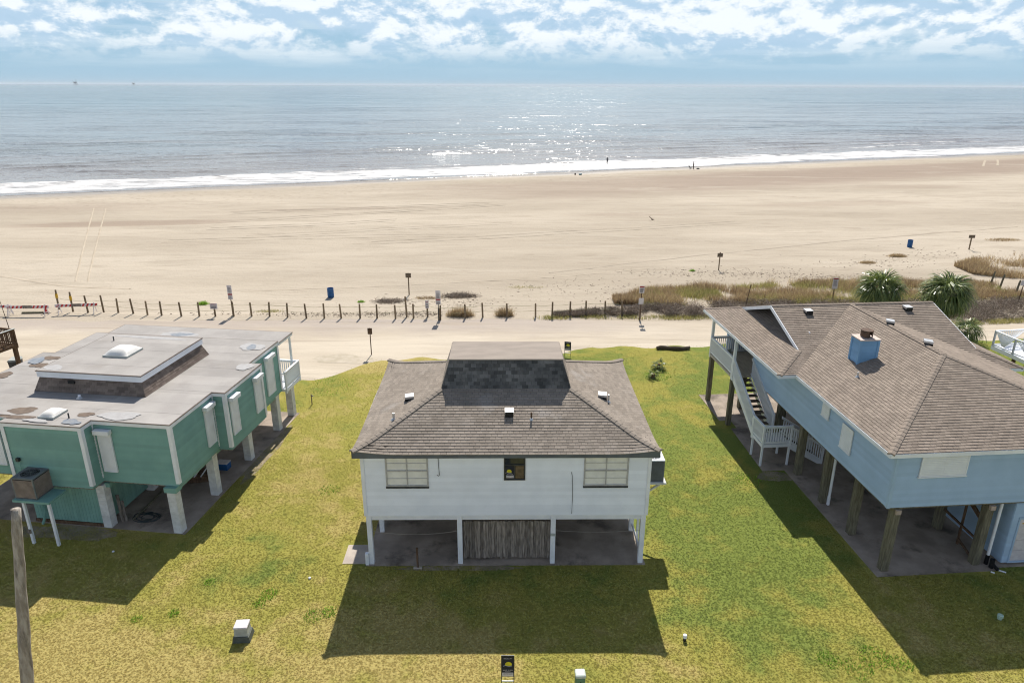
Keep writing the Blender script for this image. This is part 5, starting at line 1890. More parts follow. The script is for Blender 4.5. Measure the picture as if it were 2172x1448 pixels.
# ---- rope fence along the road
POSTS = [(-38.57, 57.5), (-36.99, 56.85), (-35.5, 56.47), (-34.35, 56.75), (-32.99, 56.5), (-31.6, 56.25), (-30.24, 55.88), (-29.01, 55.76), (-27.27, 55.53), (-25.8, 55.54),
         (-24.48, 55.56), (-22.97, 55.57), (-21.5, 55.59), (-20.02, 55.6), (-18.47, 55.37), (-16.85, 55.13), (-15.39, 55.15), (-14.0, 55.16), (-12.46, 55.18), (-11.07, 55.19),
         (-9.54, 55.08), (-8.69, 55.59), (-8.09, 55.22), (-6.98, 55.61), (-5.85, 54.87), (-3.84, 55.26), (-2.42, 55.53), (-.4, 55.6), (1.94, 55.7), (3.31, 55.75), (4.8, 56.0), (6.17, 56.25), (7.75, 56.27), (9.17, 56.29)]
tops = []
post_me = {}
for i, (x, y) in enumerate(POSTS):
    h = 1.3
    sfx = {1: 'st', 2: 'nd', 3: 'rd'}.get((i + 1) % 10 if (i + 1) % 100 not in (11, 12, 13) else 0, 'th')
    label, nm = 'plain weathered rope fence post, %d%s counting from the striped barricades' % (i + 1, sfx), 'fence_post'
    grp = 'wooden posts of the rope fence along the road'
    if i < 2:
        h, label = 1.75, ('tall fence post wrapped in yellow, nearest the barricades, leftmost of two' if i == 0 else 'tall fence post wrapped in yellow, second of two beside the barricades')
    elif i < 4:
        h = 1.55
    elif i == 10:
        h, label = .85, 'short fence post carrying a small square white sign near the green weed'
    elif i == 21:
        h, label = 1.85, 'tallest dark post standing just behind the rope fence line'
    elif i == 23:
        h, label = .95, 'short fence post carrying a small narrow white sign'
    h += random.uniform(-.06, .06)
    t = thing(nm, label, 'post', (x, y, -.05), random.uniform(0, 3), grp)
    t.rotation_euler = (random.uniform(-.03, .03), random.uniform(-.05, .03), random.uniform(0, 3))
    MB().lathe([(.075, 0), (.075, h * .5), (.068, h - .01), (.05, h)], n=9, var=random.random()).build('shaft', POSTW, t)
    if i < 2:
        MB().lathe([(.095, h - .75), (.10, h - .70), (.10, h - .38), (.09, h - .34)], n=10).build('yellow_band', YEL, t)
    if i in (10, 23):
        wv, hv = (.30, .24) if i == 10 else (.14, .34)
        bo = MB().box(-wv, wv, -.10, -.08, h - .1, h + 2 * hv - .1).build('sign_panel', SIGNW, t)
        t.rotation_euler = (0, 0, 0)
        for k in range(4):
            z = h + 2 * hv - .1 - (k + .7) * 2 * hv / 4.6
            MB().box(-wv * .75, wv * .75, -.104, -.101, z - .025, z + .02).build('print_line', INK if k else DKRED, bo)
    tops.append(Vector((x, y, h)))
for zf, lab in ((.82, 'upper strand of thin yellow rope strung between the fence posts'), (.45, 'lower strand of thin yellow rope strung between the fence posts')):
    pts = []
    for a, b in zip(POSTS[:-1], POSTS[1:]):
        for k in range(5):
            q = k / 5
            pts.append((a[0] + (b[0] - a[0]) * q, a[1] + (b[1] - a[1]) * q - .06, 1.25 * zf - .12 * q * (1 - q) * 4 * .5))
    tag(MB().tube(pts, .013, 4).build('fence_rope', ROPE), lab, 'rope')

# posts by the path on the right
for i, (x, y) in enumerate(((46.11, 66.05), (46.26, 64.88), (46.34, 62.79))):
    t = thing('fence_post', 'leaning grey post by the sandy path, ' + ('farthest', 'middle', 'nearest')[i] + ' of the three', 'post', (x, y, -.05), 0, 'posts beside the sandy beach path')
    t.rotation_euler = (0, .12, 0)
    MB().lathe([(.09, 0), (.085, 1.2), (.06, 1.45)], n=9, var=random.random()).build('shaft', WOODP, t)


# ---- signs
def post_sign(name, label, x, y, h, panels, post_mat, z=0.0, wood=.0, lean=0.0, rz=0.0, pw=.03):
    t = thing(name, label, 'sign', (x, y, z), rz)
    t.rotation_euler = (0, lean, rz)
    MB().box(-pw, pw, -pw * .8, pw * .8, 0, h).build('pole', post_mat, t)
    if wood:
        MB().lathe([(.075, 0), (.07, wood)], (0, .09, 0), 9).build('wood_post', POSTW, t)
    for (w_, z0, z1, mat, head, lines) in panels:
        p = MB().box(-w_, w_, -.045, -.027, z0, z1).build('sign_panel', mat, t)
        if head:
            MB().box(-w_ * .92, w_ * .92, -.05, -.0455, z1 - .14, z1 - .02).build('sign_header', DKRED, p)
        for k in range(lines):
            zz = z1 - .24 - k * .09
            if zz < z0 + .04:
                break
            MB().box(-w_ * .7, w_ * .7 * random.uniform(.6, 1), -.05, -.0455, zz - .02, zz + .02).build('print_line', INK, p)
    return t


post_sign('road_sign', 'tall narrow white and red sign on a rusty pole nearer the barricades', -23.1, 55.75, 2.62, [(.19, 1.95, 2.62, SIGNW, False, 5), (.19, 1.42, 1.93, SIGNW, True, 3)], RUST, wood=1.25)
post_sign('road_sign', 'tall narrow white and red sign on a dark pole beside the tufts of dune grass', -5.95, 54.62, 2.55, [(.20, 1.9, 2.55, SIGNW, False, 5), (.20, 1.38, 1.88, SIGNW, True, 3)], DKMET, wood=1.0)
post_sign('road_sign', 'sign pole with red topped panel and lower white panel before the scrub', 10.41, 54.79, 2.94, [(.20, 2.35, 2.94, SIGNW, True, 4), (.20, 1.42, 1.92, SIGNW, False, 0)], RUST, wood=.95)
post_sign('road_sign', 'white sign with red heading standing behind the blue house roof', 28.44, 60.33, 2.2, [(.24, 1.2, 2.2, SIGNW, True, 6)], RUST)
post_sign('road_sign', 'rusty pole with small pinkish sign at the edge of the far scrub', 44.54, 59.78, 2.2, [(.30, 1.7, 2.15, SIGNW, False, 0)], RUST, lean=.06)
post_sign('notice_board', 'brown board on a wooden post on open sand behind the fence', -9.48, 62.67, 2.05, [(.25, 1.62, 2.05, SIGNB, False, 0)], POSTW, z=-.15, pw=.05)
post_sign('notice_board', 'brown board on a wooden post on open sand before the scrub', 21.58, 72.12, 1.95, [(.28, 1.45, 1.85, SIGNB, False, 0)], POSTW, z=-.15, pw=.05)
post_sign('notice_board', 'brown board on a wooden post beside the farther blue barrel', 53.83, 82.13, 1.8, [(.36, 1.45, 1.82, SIGNB, False, 0)], POSTW, z=-.12, pw=.06)
post_sign('street_sign', 'rusty rectangular sign on a thin pole at the lawn corner by the road', -9.97, 46.88, 2.0, [(.16, 1.55, 2.0, RUST, False, 0)], RUST)
t = thing('bare_pole', 'bare rusty pole leaning in the scrub behind the blue house porch', 'pole', (19.75, 57.45, 0), 0)
t.rotation_euler = (0, .13, 0)
MB().cyl((0, 0, -.1), (0, 0, 2.4), .035, n=7).build('shaft', RUST, t)


def yard_sign(label, loc, wd, top, bot, rz=0.0, lean=0.0):
    t = thing('yard_sign', label, 'sign', loc, rz)
    t.rotation_euler = (lean, 0, rz)
    h = wd / 2
    for sx in (-1, 1):
        MB().box(sx * (h + .012) - .012, sx * (h + .012) + .012, -.012, .012, -.1, top + .02).build('frame_leg', DKMET, t)
    MB().box(-h, h, -.010, .010, top, top + .02).build('frame_bar', DKMET, t)
    MB().box(-h, h, -.010, .010, bot - .20, bot - .17).build('frame_bar', WHITE, t)
    p = MB().box(-h, h, -.006, .006, bot, top).build('sign_panel', NAVY, t)
    H = top - bot
    MB().box(-h * .96, h * .96, -.010, -.0065, bot + H * .02, bot + H * .20).build('phone_strip', SIGNW, p)
    rot = (math.pi / 2, 0, 0)
    text(p, "409.797.5500", wd * .15, (0, -.0125, bot + H * .135), rot, INK)
    text(p, "SAND 'N SEA", wd * .15, (0, -.008, bot + H * .315), rot, SIGNW)
    text(p, "PROPERTIES", wd * .085, (0, -.008, bot + H * .25), rot, SIGNW)
    text(p, "409.239.1794", wd * .135, (0, -.008, bot + H * .87), rot, SIGNW)
    sun_disc(p, (wd * .06, -.0065, bot + H * .60), wd * .27)
    return t


yard_sign('navy agency sign with yellow sun on the near lawn before the white house', (-.10, 17.15, 0), .36, 1.53, .72)
yard_sign('navy agency sign with yellow sun by the road behind the white house', (3.94, 46.7, 0), .42, 1.12, .45, R(-14), R(6))


# ---- barrels
def barrel(label, x, y):
    t = thing('barrel', label, 'barrel', (x, y, ground_at(x, y) - .02), random.uniform(0, 3), 'blue beach barrels')
    MB().lathe([(.27, 0), (.285, .02), (.285, .27), (.298, .29), (.298, .31), (.285, .33), (.285, .57), (.298, .59), (.298, .61), (.285, .63), (.285, .86), (.295, .875), (.295, .89), (.27, .89), (.262, .80), (.262, .30), (.02, .29)], n=24).build('drum', BLUEP, t, smooth=True)
    MB().lathe([(.262, .36), (.2, .42), (.01, .45)], n=16).build('bin_liner', BLACK, t)


barrel('blue plastic barrel on the sand just behind the rope fence', -16.46, 61.76)
barrel('blue plastic barrel far out on the sand near the brown notice board', 47.74, 83.85)


# ---- barricades
def barricade(label, x, y, L, rz, half=False):
    t = thing('barricade', label, 'barricade', (x, y, 0), rz, 'striped barricades across the road end')
    b = MB().box(-L / 2, L / 2, -.02, .02, .62, .86).build('board', SIGNW, t)
    # middle of the board is bare wood
    MB().box(-.38, .38, -.026, .026, .615, .865).build('bare_section', WOODG, b)
    k = -L / 2 + .08
    while k < L / 2 - .2:
        if not (-.55 < k < .30):
            MB().prism([(k, -.024, .622), (k + .16, -.024, .622), (k + .30, -.024, .858), (k + .14, -.024, .858)], (0, .0035, 0)).build('stripe', RED, b)
        k += .33
    for sx in (-1, 1):
        x0 = sx * (L / 2 - .28)
        f = MB()
        f.bar((x0, -.34, 0), (x0, -.035, .92), .05, .03, up=(1, 0, 0)).bar((x0, .34, 0), (x0, .035, .92), .05, .03, up=(1, 0, 0)).bar((x0, -.24, .28), (x0, .24, .28), .04, .03, up=(1, 0, 0))
        f.build('frame', SIGNW, t)


barricade('red and white striped barricade cut off by the edge of the picture', -42.9, 55.75, 3.2, R(2))
barricade('red and white striped barricade in the middle of the three', -39.9, 55.65, 3.4, R(3))
barricade('red and white striped barricade nearest the rope fence', -36.2, 56.2, 3.3, R(8))
cone = thing('traffic_cone', 'faded red and white cone standing beside the yellow wrapped post', 'cone', (-38.95, 56.35, 0))
MB().lathe([(.13, .03), (.04, .70), (.03, .71)], n=14).build('cone_body', RED, cone)
MB().lathe([(.096, .25), (.072, .42)], n=14).build('white_band', SIGNW, cone)
MB().box(-.18, .18, -.18, .18, 0, .03).build('cone_base', BLACK, cone)
bd = thing('timber', 'dark timber lying on the sand between the barricades', 'timber', (-40.0, 56.25, 0), R(4))
MB().box(-.85, .85, -.09, .09, 0, .14).build('beam', WOODP, bd, bevel=.02)
lg = MB()
pts = [(10.5 + 2.4 * k / 8, 48.05 + .1 * math.sin(k * .9), .13 + .03 * math.sin(k * 1.7)) for k in range(9)]
lg.tube(pts, [.12, .15, .16, .155, .15, .15, .14, .14, .11], 10)
tag(lg.build('log', pmat('log_bark', (.10, .075, .05), (.06, .045, .032), scale=5, rough=.95, bump=.6, stretch=(1, 4, 4)), smooth=True), 'dark weathered log lying at the lawn edge by the road', 'log')
# leaning timber pole in the foreground
pole = thing('timber_pole', 'rough grey timber pole rising past the lawn at the bottom left', 'pole', (-14.05, 15.5, 0))
pp, rr = [], []
for k in range(22):
    q = k / 21
    pp.append((0.52 * q + .007 * math.sin(k * 1.3), 1.08 * q + .006 * math.cos(k * 1.1), 7.10 * q))
    rr.append(.185 - .065 * q + .006 * math.sin(k * 2.1))
MB().tube(pp, rr, 16).build('shaft', POLEW, pole, smooth=True)
# utility cabinet, pedestal, caps
u = thing('utility_cabinet', 'grey green utility cabinet on a flared base on the near lawn', 'utility box', (-9.27, 19.55, 0), R(4))
u.scale = (.86, .86, .9)
MB().hexa([(-.27, -.25, .24), (.27, -.25, .24), (.27, .25, .24), (-.27, .25, .24), (-.25, -.23, .60), (.25, -.23, .60), (.25, .23, .60), (-.25, .23, .60)]).build('cabinet', BOXG, u, bevel=.015)
MB().hexa([(-.28, -.26, .602), (.28, -.26, .602), (.28, .26, .602), (-.28, .26, .602), (-.26, -.24, .66), (.26, -.24, .66), (.26, .24, .66), (-.26, .24, .66)]).build('lid', SIGNW, u, bevel=.015)
MB().hexa([(-.36, -.34, -.02), (.36, -.34, -.02), (.36, .34, -.02), (-.36, .34, -.02), (-.31, -.29, .238), (.31, -.29, .238), (.31, .29, .238), (-.31, .29, .238)]).build('base', pmat('cabinet_base', (.10, .11, .09), rough=.7), u, bevel=.01)
pd = thing('cable_pedestal', 'green cable pedestal with pale top at the bottom edge of the lawn', 'pedestal', (2.15, 17.12, 0), R(3))
MB().box(-.15, .15, -.15, .15, 0, .80).build('housing', PEDG, pd, bevel=.05)
MB().box(-.165, .165, -.165, .165, .801, .93).build('cap', pmat('pedestal_cap', (.55, .60, .54), rough=.5), pd, bevel=.05)
MB().box(-.012, .012, -.16, -.151, .1, .7).build('seam', BLACK, pd)


def cleanout(label, x, y, mat, r=.07, h=.16):
    t = thing('ground_pipe', label, 'pipe', (x, y, 0))
    MB().cyl((0, 0, 0), (0, 0, h * .6), r * .8, n=14).build('pipe', BLACK if h > .2 else mat, t)
    MB().lathe([(r, h * .55), (r, h), (r * .8, h + .015), (.01, h + .015)], n=14).build('cap', mat, t)


cleanout('pale green round cap in the shaded grass before the blue house', 17.58, 20.56, pmat('mint_plastic', (.42, .55, .45), rough=.5), .10, .18)
cleanout('white capped pipe stub beside the shadow of the white house', 5.99, 19.46, WHITE, .07, .24)
cleanout('tiny white cap in the sunny lawn between the green and white houses', -7.81, 22.64, WHITE, .05, .06)
cleanout('tiny white scrap in the shaded grass before the green house', -16.3, 24.28, WHITE, .05, .03)
stk = thing('tap_stake', 'short wooden stake in a stone base before the open bay of the white house', 'stake', (-3.70, 23.28, 0))
MB().box(-.035, .035, -.03, .03, 0, .98).build('stake', WOODB, stk)
MB().box(-.17, .17, -.05, .05, 0, .08).build('base_stone', CONCL, stk, bevel=.01)
hyd = thing('garden_tap', 'dark standing tap in the lawn between the green and white houses', 'tap', (-11.95, 38.5, 0))
MB().cyl((0, 0, 0), (0, 0, .7), .03, n=8).build('riser', POSTW, hyd)
MB().bar((-.02, 0, .62), (.14, -.05, .58), .04, .04).build('spout', DKMET, hyd)

# ---- neighbours' decks at the picture edges
nb = thing('deck', 'brown timber deck corner at the left picture edge', 'deck', (-31.15, 41.85, 0), R(-16))
MB().box(-6.0, .0, -4.0, .0, 2.42, 2.58).build('deck_floor', WOODB, nb)
for (x, y) in ((-.15, -.15), (-.15, -3.85), (-4, -.15)):
    MB().box(x - .1, x + .1, y - .1, y + .1, 0, 2.42).build('pile', WOODB, nb)
railing(nb, (-6.0, -.05), (-.05, -.05), 2.58, 2.58, .98, WOODB, post0=False)
railing(nb, (-.05, -.05), (-.05, -4.0), 2.58, 2.58, .98, WOODB, post0=False)
MB().box(-.11, .04, -4.0, .04, 3.585, 3.61).build('rail_cap', BOXG, nb)
rod = thing('fishing_rod', 'thin rod standing upright at the brown deck corner', 'rod', (-31.7, 42.2, 2.58))
MB().tube([(0, 0, 0), (-.05, 0, 1.2), (-.22, 0, 3.2)], [.03, .022, .012], 6).build('shaft', RUST, rod)
nd_ = thing('deck', 'white deck corner with sunburst railing at the right picture edge', 'deck', (30.1, 41.0, 0), R(8))
MB().box(0, 6.0, -3.0, .6, 2.55, 2.78).build('deck_floor', WHITE, nd_)
for (x, y) in ((.35, -.9), (4.5, -.9)):
    MB().cyl((x, y, 0), (x, y, 2.55), .11, n=10).build('pile', RUST, nd_)


def sunburst(parent, p0, p1, z):
    a, b = Vector((*p0, z)), Vector((*p1, z))
    f = MB()
    f.bar(a + Vector((0, 0, .98)), b + Vector((0, 0, .98)), .12, .05).bar(a + Vector((0, 0, .08)), b + Vector((0, 0, .08)), .05, .08)
    f.bar(a, a + Vector((0, 0, 1.0)), .09, .09, up=(0, 1, 0)).bar(b, b + Vector((0, 0, 1.0)), .09, .09, up=(0, 1, 0))
    o = f.build('railing', WHITE, parent)
    m_ = a.lerp(b, .5) + Vector((0, 0, .10))
    for k in range(13):
        q = k / 12
        P = a.lerp(b, .04 + .92 * q) + Vector((0, 0, .95))
        MB().bar(m_.lerp(P, .12), P, .035, .035, up=(0, 1, 0)).build('baluster', WHITE, o)


sunburst(nd_, (.05, .55), (.05, -1.0), 2.78)
sunburst(nd_, (.05, -1.0), (.3, -2.95), 2.78)
sunburst(nd_, (.05, .55), (2.2, .55), 2.78)
sunburst(nd_, (2.2, .55), (4.4, .55), 2.78)
MB().box(1.55, 1.72, -.6, -.43, 2.78, 7.0).build('roof_post', WHITE, nd_)
tb = thing('wheeled_bin', 'dark wheeled bin with grey lid behind the green house', 'bin', (-32.55, 43.1, 0), R(12))
MB().hexa([(-.26, -.26, .08), (.26, -.26, .08), (.26, .26, .08), (-.26, .26, .08), (-.31, -.33, 1.0), (.31, -.33, 1.0), (.31, .33, 1.0), (-.31, .33, 1.0)]).build('body', DKMET, tb)
MB().hexa([(-.34, -.36, 1.0), (.34, -.36, 1.0), (.34, .36, 1.0), (-.34, .36, 1.0), (-.28, -.30, 1.09), (.28, -.30, 1.09), (.28, .32, 1.13), (-.28, .32, 1.13)]).build('lid', BOXG, tb)
for sx in (-.3, .3):
    MB().cyl((sx - .03, .3, .12), (sx + .03, .3, .12), .12, n=14).build('wheel', BLACK, tb)


# ---- palms
def fan_leaf(seed, n=24, L=.85, droop=.25, spread=190):
    r = random.Random(seed)
    mb = MB()
    st = .62
    mb.tube([(0, 0, 0), (st * .5, 0, .05), (st, 0, 0)], [.018, .013, .010], 4, var=.2)
    for i in range(n):
        a = R(-spread / 2 + spread * i / (n - 1) + r.uniform(-4, 4))
        l = L * (0.74 + .28 * math.cos(a)) * r.uniform(.8, 1.1)
        w_ = .030 * r.uniform(.8, 1.2)
        c, s_ = math.cos(a), math.sin(a)
        side = Vector((-s_, c, 0))
        p0 = Vector((st, 0, 0))
        fold = Vector((0, 0, .02 * (1 if i % 2 else -1)))
        dr = droop * r.uniform(.5, 1.5)
        p1 = p0 + Vector((c, s_, 0)) * l * .5 + Vector((0, 0, .03 - .12 * abs(s_))) + fold
        p2 = p0 + Vector((c, s_, 0)) * l * .82 + Vector((0, 0, -dr * .45)) + fold
        p3 = p0 + Vector((c, s_, 0)) * l * .95 + Vector((0, 0, -dr * 1.25))
        v = r.random()
        mb.add([p0 - side * .008, p0 + side * .008, p1 + side * w_, p1 - side * w_, p2 + side * w_ * .7, p2 - side * w_ * .7, p3], [(0, 1, 2, 3), (3, 2, 4, 5), (5, 4, 6)], v)
    return mb.mesh('frond')


LEAVES = [fan_leaf(i, 24, .92, .34 + .10 * i) for i in range(4)]
DEADL = fan_leaf(9, 16, .75, .65)
for me in LEAVES:
    me.materials.append(PALM)
DEADL.materials.append(PALMD)


def palm(label, x, y, h, rad, n, dead=8, group=None, trunk_r=.20, seed=1, pot=False):
    r = random.Random(seed)
    t = thing('palm_tree', label, 'palm', (x, y, 0), 0, group)
    k = rad / 1.45
    tr = MB()
    prof = []
    N = max(6, int(h / .16))
    for i in range(N + 1):
        z = (h + .1) * i / N
        prof.append((trunk_r * (1.0 + .18 * (i % 2) - .15 * i / N), z))
    tr.lathe(prof, n=12)
    tr.build('trunk', WOODB, t)
    for i in range(n):
        el = math.asin(min(1, max(-.75, -.70 + 1.62 * (i + .5) / n + r.uniform(-.12, .12))))
        az = i * 2.39996 + r.uniform(-.2, .2)
        o = mesh_obj('frond', LEAVES[r.randrange(4)], None, t)
        s = k * r.uniform(.9, 1.12)
        o.scale = (s, s, s)
        o.location = (0, 0, h + .1 * math.sin(el))
        o.rotation_euler = Matrix.Rotation(az, 4, 'Z').to_3x3().to_4x4().to_euler()
        o.rotation_euler = (Matrix.Rotation(az, 3, 'Z') @ Matrix.Rotation(-el, 3, 'Y') @ Matrix.Rotation(r.uniform(-.5, .5), 3, 'X')).to_euler()
    for i in range(dead):
        az = i * 2.39996 + r.uniform(-.3, .3)
        o = mesh_obj('dead_frond', DEADL, None, t)
        s = k * r.uniform(.8, 1.05)
        o.scale = (s, s, s)
        o.location = (0, 0, h - .15)
        o.rotation_euler = (Matrix.Rotation(az, 3, 'Z') @ Matrix.Rotation(R(62) + r.uniform(-.2, .2), 3, 'Y') @ Matrix.Rotation(r.uniform(-.6, .6), 3, 'X')).to_euler()
    return t


palm('big fan palm nearer the white house, behind the blue house roof', 28.6, 53.0, 3.15, 1.75, 64, 12, 'fan palms behind the blue house', .22, 3)
palm('big fan palm farther from the white house, behind the blue house roof', 33.3, 52.2, 3.05, 1.90, 70, 20, 'fan palms behind the blue house', .24, 5)
palm('small fan palm in front of the two big ones at the road edge', 32.1, 47.2, 1.75, 1.15, 30, 8, 'fan palms behind the blue house', .12, 7)
palm('knee high young palm on the lawn, farther from the camera of two', 9.91, 44.29, .30, .55, 14, 3, 'young palms on the lawn', .10, 11)
palm('tiny dark young palm on the lawn, nearer of two', 9.24, 42.73, .22, .42, 10, 5, 'young palms on the lawn', .12, 13)


# ---- dune vegetation
def blades(pts, hts, wid, lean, seed, bend=.35, updir=1.0):
    """pts (N,3): grass blades as bent tapering strips"""
    g = np.random.default_rng(seed)
    N = len(pts)
    az = g.uniform(0, 2 * np.pi, N)
    ln = g.uniform(.1, 1.0, N) * lean
    d = np.stack([np.cos(az), np.sin(az), np.zeros(N)], 1)
    fa = g.uniform(0, 2 * np.pi, N)
    s = np.stack([np.cos(fa), np.sin(fa), np.zeros(N)], 1)
    h = hts[:, None]
    w_ = (wid * g.uniform(.6, 1.4, N))[:, None]
    up = np.array([[0, 0, 1.0]])
    p0 = pts
    p1 = pts + up * h * .55 + d * (ln[:, None] * h * .4)
    p2 = pts + up * h * (1 - .25 * ln[:, None]) + d * (ln[:, None] * h)
    V = np.stack([p0 - s * w_, p0 + s * w_, p1 + s * w_ * .8, p1 - s * w_ * .8, p2 - s * w_ * .15, p2 + s * w_ * .15], 1).reshape(-1, 3)
    b = np.arange(N)[:, None] * 6
    F = np.concatenate([b + np.array([[0, 1, 2, 3]]), b + np.array([[3, 2, 5, 4]])], 0)
    var = g.random(N)
    return V, F, np.concatenate([var, var])


def twigs(pts, size, wid, seed, flat=.6):
    g = np.random.default_rng(seed)
    N = len(pts)
    d = g.normal(size=(N, 3))
    d[:, 2] = np.abs(d[:, 2]) * flat + .1
    d /= np.linalg.norm(d, axis=1)[:, None]
    s = np.cross(d, g.normal(size=(N, 3)))
    s /= np.linalg.norm(s, axis=1)[:, None] + 1e-6
    L = (size * g.uniform(.4, 1.3, N))[:, None]
    w_ = (wid * g.uniform(.6, 1.5, N))[:, None]
    mid = pts + d * L * .5 + g.normal(size=(N, 3)) * L * .08
    end = pts + d * L
    V = np.stack([pts - s * w_, pts + s * w_, mid + s * w_ * .8, mid - s * w_ * .8, end - s * w_ * .4, end + s * w_ * .4], 1).reshape(-1, 3)
    b = np.arange(N)[:, None] * 6
    F = np.concatenate([b + np.array([[0, 1, 2, 3]]), b + np.array([[3, 2, 5, 4]])], 0)
    var = g.random(N)
    return V, F, np.concatenate([var, var])


def band_points(n, seed, xfun, thr, nscale=.35, x0=0, x1=1):
    """points in the band between two curves, thinned by noise"""
    g = np.random.default_rng(seed)
    x = g.uniform(x0, x1, n * 4)
    lo, hi = xfun(x)
    y = lo + (hi - lo) * g.random(n * 4)
    k = fbm(x * nscale + 5, y * nscale + 9, seed + 100, 3)
    m_ = k + g.normal(0, .085, n * 4) > thr
    x, y = x[m_][:n], y[m_][:n]
    z = np.where(y > 57, beach_z(x, y), 0)
    return np.stack([x, y, z], 1)


def veg(name, label, V, F, var, mat, cat='dune grass'):
    me = np_mesh(name, V, F, var)
    return tag(mesh_obj(name, me, mat), label, cat, kind='stuff')


def interp(xs_, ys_):
    return lambda x: np.interp(x, xs_, ys_)


# low dark scrub hugging the road's far edge
slo, shi = interp([3.5, 8, 13, 20, 28, 36, 44, 52], [55.6, 55.9, 55.7, 55.9, 56.2, 54.4, 55.6, 57.0]), interp([3.5, 8, 13, 20, 28, 36, 44, 52], [56.6, 57.4, 58.4, 59.5, 59.5, 59.8, 60.5, 62.0])
P = band_points(60000, 201, lambda x: (slo(x), shi(x)), .40, .6, 3.5, 52)
P[:, 2] += np.random.default_rng(1).random(len(P)) ** 1.3 * np.clip((P[:, 0] - 2) / 8, .25, 1) * .50
veg('dune_scrub', 'dark tangled dry scrub along the far edge of the road', *twigs(P, .30, .012, 202), TWIG, 'scrub')
# straw grass skirt at the road edge
P = band_points(9000, 211, lambda x: (slo(x) - .75, slo(x) + .3), .38, .6, 1.5, 50)
veg('verge_grass', 'low straw and olive grass along the road verge below the scrub', *blades(P, np.random.default_rng(2).uniform(.10, .30, len(P)), .014, .8, 212), DUNEG, 'grass')
# taller brown dune grass behind
tlo, thi = interp([10, 13, 20, 28, 34, 46], [59.2, 58.6, 59.5, 60.0, 60.5, 61.5]), interp([10, 13, 20, 28, 34, 46], [60.0, 63.5, 64.2, 65.5, 66.2, 65.5])
P = band_points(52000, 221, lambda x: (tlo(x), thi(x) + 1.2), .47, .42, 9, 47)
veg('dune_grass', 'tall brown dune grass between the scrub and the beach', *blades(P, np.random.default_rng(3).uniform(.12, .75, len(P)) * (.45 + 1.1 * fbm(P[:, 0] * .5, P[:, 1] * .5, 91, 2)), .013, .7, 222), DUNE)
P = band_points(24000, 231, lambda x: (tlo(x) - .4, thi(x) + .6), .50, .35, 11, 46)
veg('dune_grass', 'patch of yellow green dune grass before the brown grass', *blades(P, np.random.default_rng(4).uniform(.15, .6, len(P)), .013, .7, 232), DUNEG)
# far dune on the right
flo, fhi = interp([46, 52, 58, 70], [70.5, 68.0, 66.0, 68]), interp([46, 52, 58, 70], [73.0, 77.0, 80.0, 84.0])
P = band_points(26000, 241, lambda x: (flo(x), fhi(x)), .47, .25, 47, 70)
veg('dune_grass', 'brown dune grass on the far dune at the right picture edge', *blades(P, np.random.default_rng(5).uniform(.15, .8, len(P)), .016, .6, 242), DUNE)


# separate clumps on the sand
def clump(label, x, y, rx, ry, h, n, mat, seed, tw=False, name='grass_clump', cat='grass clump', lean=.8):
    g = np.random.default_rng(seed)
    a, r_ = g.uniform(0, 6.283, n), np.sqrt(g.random(n)) * g.uniform(.55, 1.1, n)
    px, py = rx * r_ * np.cos(a), ry * r_ * np.sin(a)
    P = np.stack([px, py, np.zeros(n)], 1)
    if tw:
        P[:, 2] = g.random(n) * h * .4
        V, F, var = twigs(P, h, .012, seed + 1, .5)
    else:
        V, F, var = blades(P, g.uniform(.4, 1, n) * h * (1.15 - .6 * r_ ** 2), .014, lean, seed + 1)
    o = mesh_obj(name, np_mesh(name, V, F, var), mat)
    o.location = (x, y, ground_at(x, y) - .02)
    return tag(o, label, cat)


clump('fan shaped clump of straw grass by the fence, nearer the tall signs', -4.3, 55.9, 1.25, .45, .95, 900, DUNE, 301)
clump('fan shaped clump of straw grass by the fence, farther from the tall signs', -.6, 56.0, .9, .45, .85, 700, DUNE, 303)
clump('grey mat of dead twigs on the sand behind the brown notice board', -10.9, 60.3, 1.6, .75, .32, 900, TWIG, 305, True, 'brush_mat', 'brush')
clump('grey brown mat of dead twigs behind the fan shaped straw grass', -4.8, 62.0, 1.9, .8, .36, 1200, TWIG, 307, True, 'brush_mat', 'brush')
clump('thin rusty creeping plant beside the grey brush mat', -7.6, 61.5, 1.5, .5, .20, 420, DUNE, 309, True, 'brush_mat', 'brush')
clump('round green weed behind the small white sign', -27.2, 59.6, .55, .4, .38, 420, WEED, 311, False, 'weed', 'weed', 1.0)
clump('small green tuft on the sand beside the grey twig mat', -13.4, 60.2, .35, .3, .25, 200, WEED, 313, False, 'weed', 'weed', 1.0)
clump('low yellow green creeper between two fence posts', -20.6, 57.4, 1.2, .5, .16, 300, DUNEG, 315, True, 'weed', 'weed')
clump('sparse olive creeper on open sand beyond the road', 1.3, 65.2, 2.0, .6, .16, 240, DUNEG, 317, True, 'weed', 'weed')
clump('dark low shrub on open sand, closer of the two beyond the palms', 38.65, 75.3, 1.1, .5, .35, 500, DUNE, 319)
clump('dark low shrub on open sand, farther of the two beyond the palms', 43.45, 78.35, 1.2, .5, .45, 600, DUNE, 321)
clump('low brown shrub on the sand behind the farther notice board', 61.7, 87.8, 2.6, .9, .30, 700, DUNE, 323)
clump('small bright green weed near the brown board before the scrub', 18.7, 71.6, .35, .25, .25, 160, WEED, 325, False, 'weed', 'weed', 1.0)
clump('dark mat of wrack on the sand beside the red topped sign', 11.6, 60.6, .8, .35, .14, 220, TWIG, 327, True, 'brush_mat', 'brush')
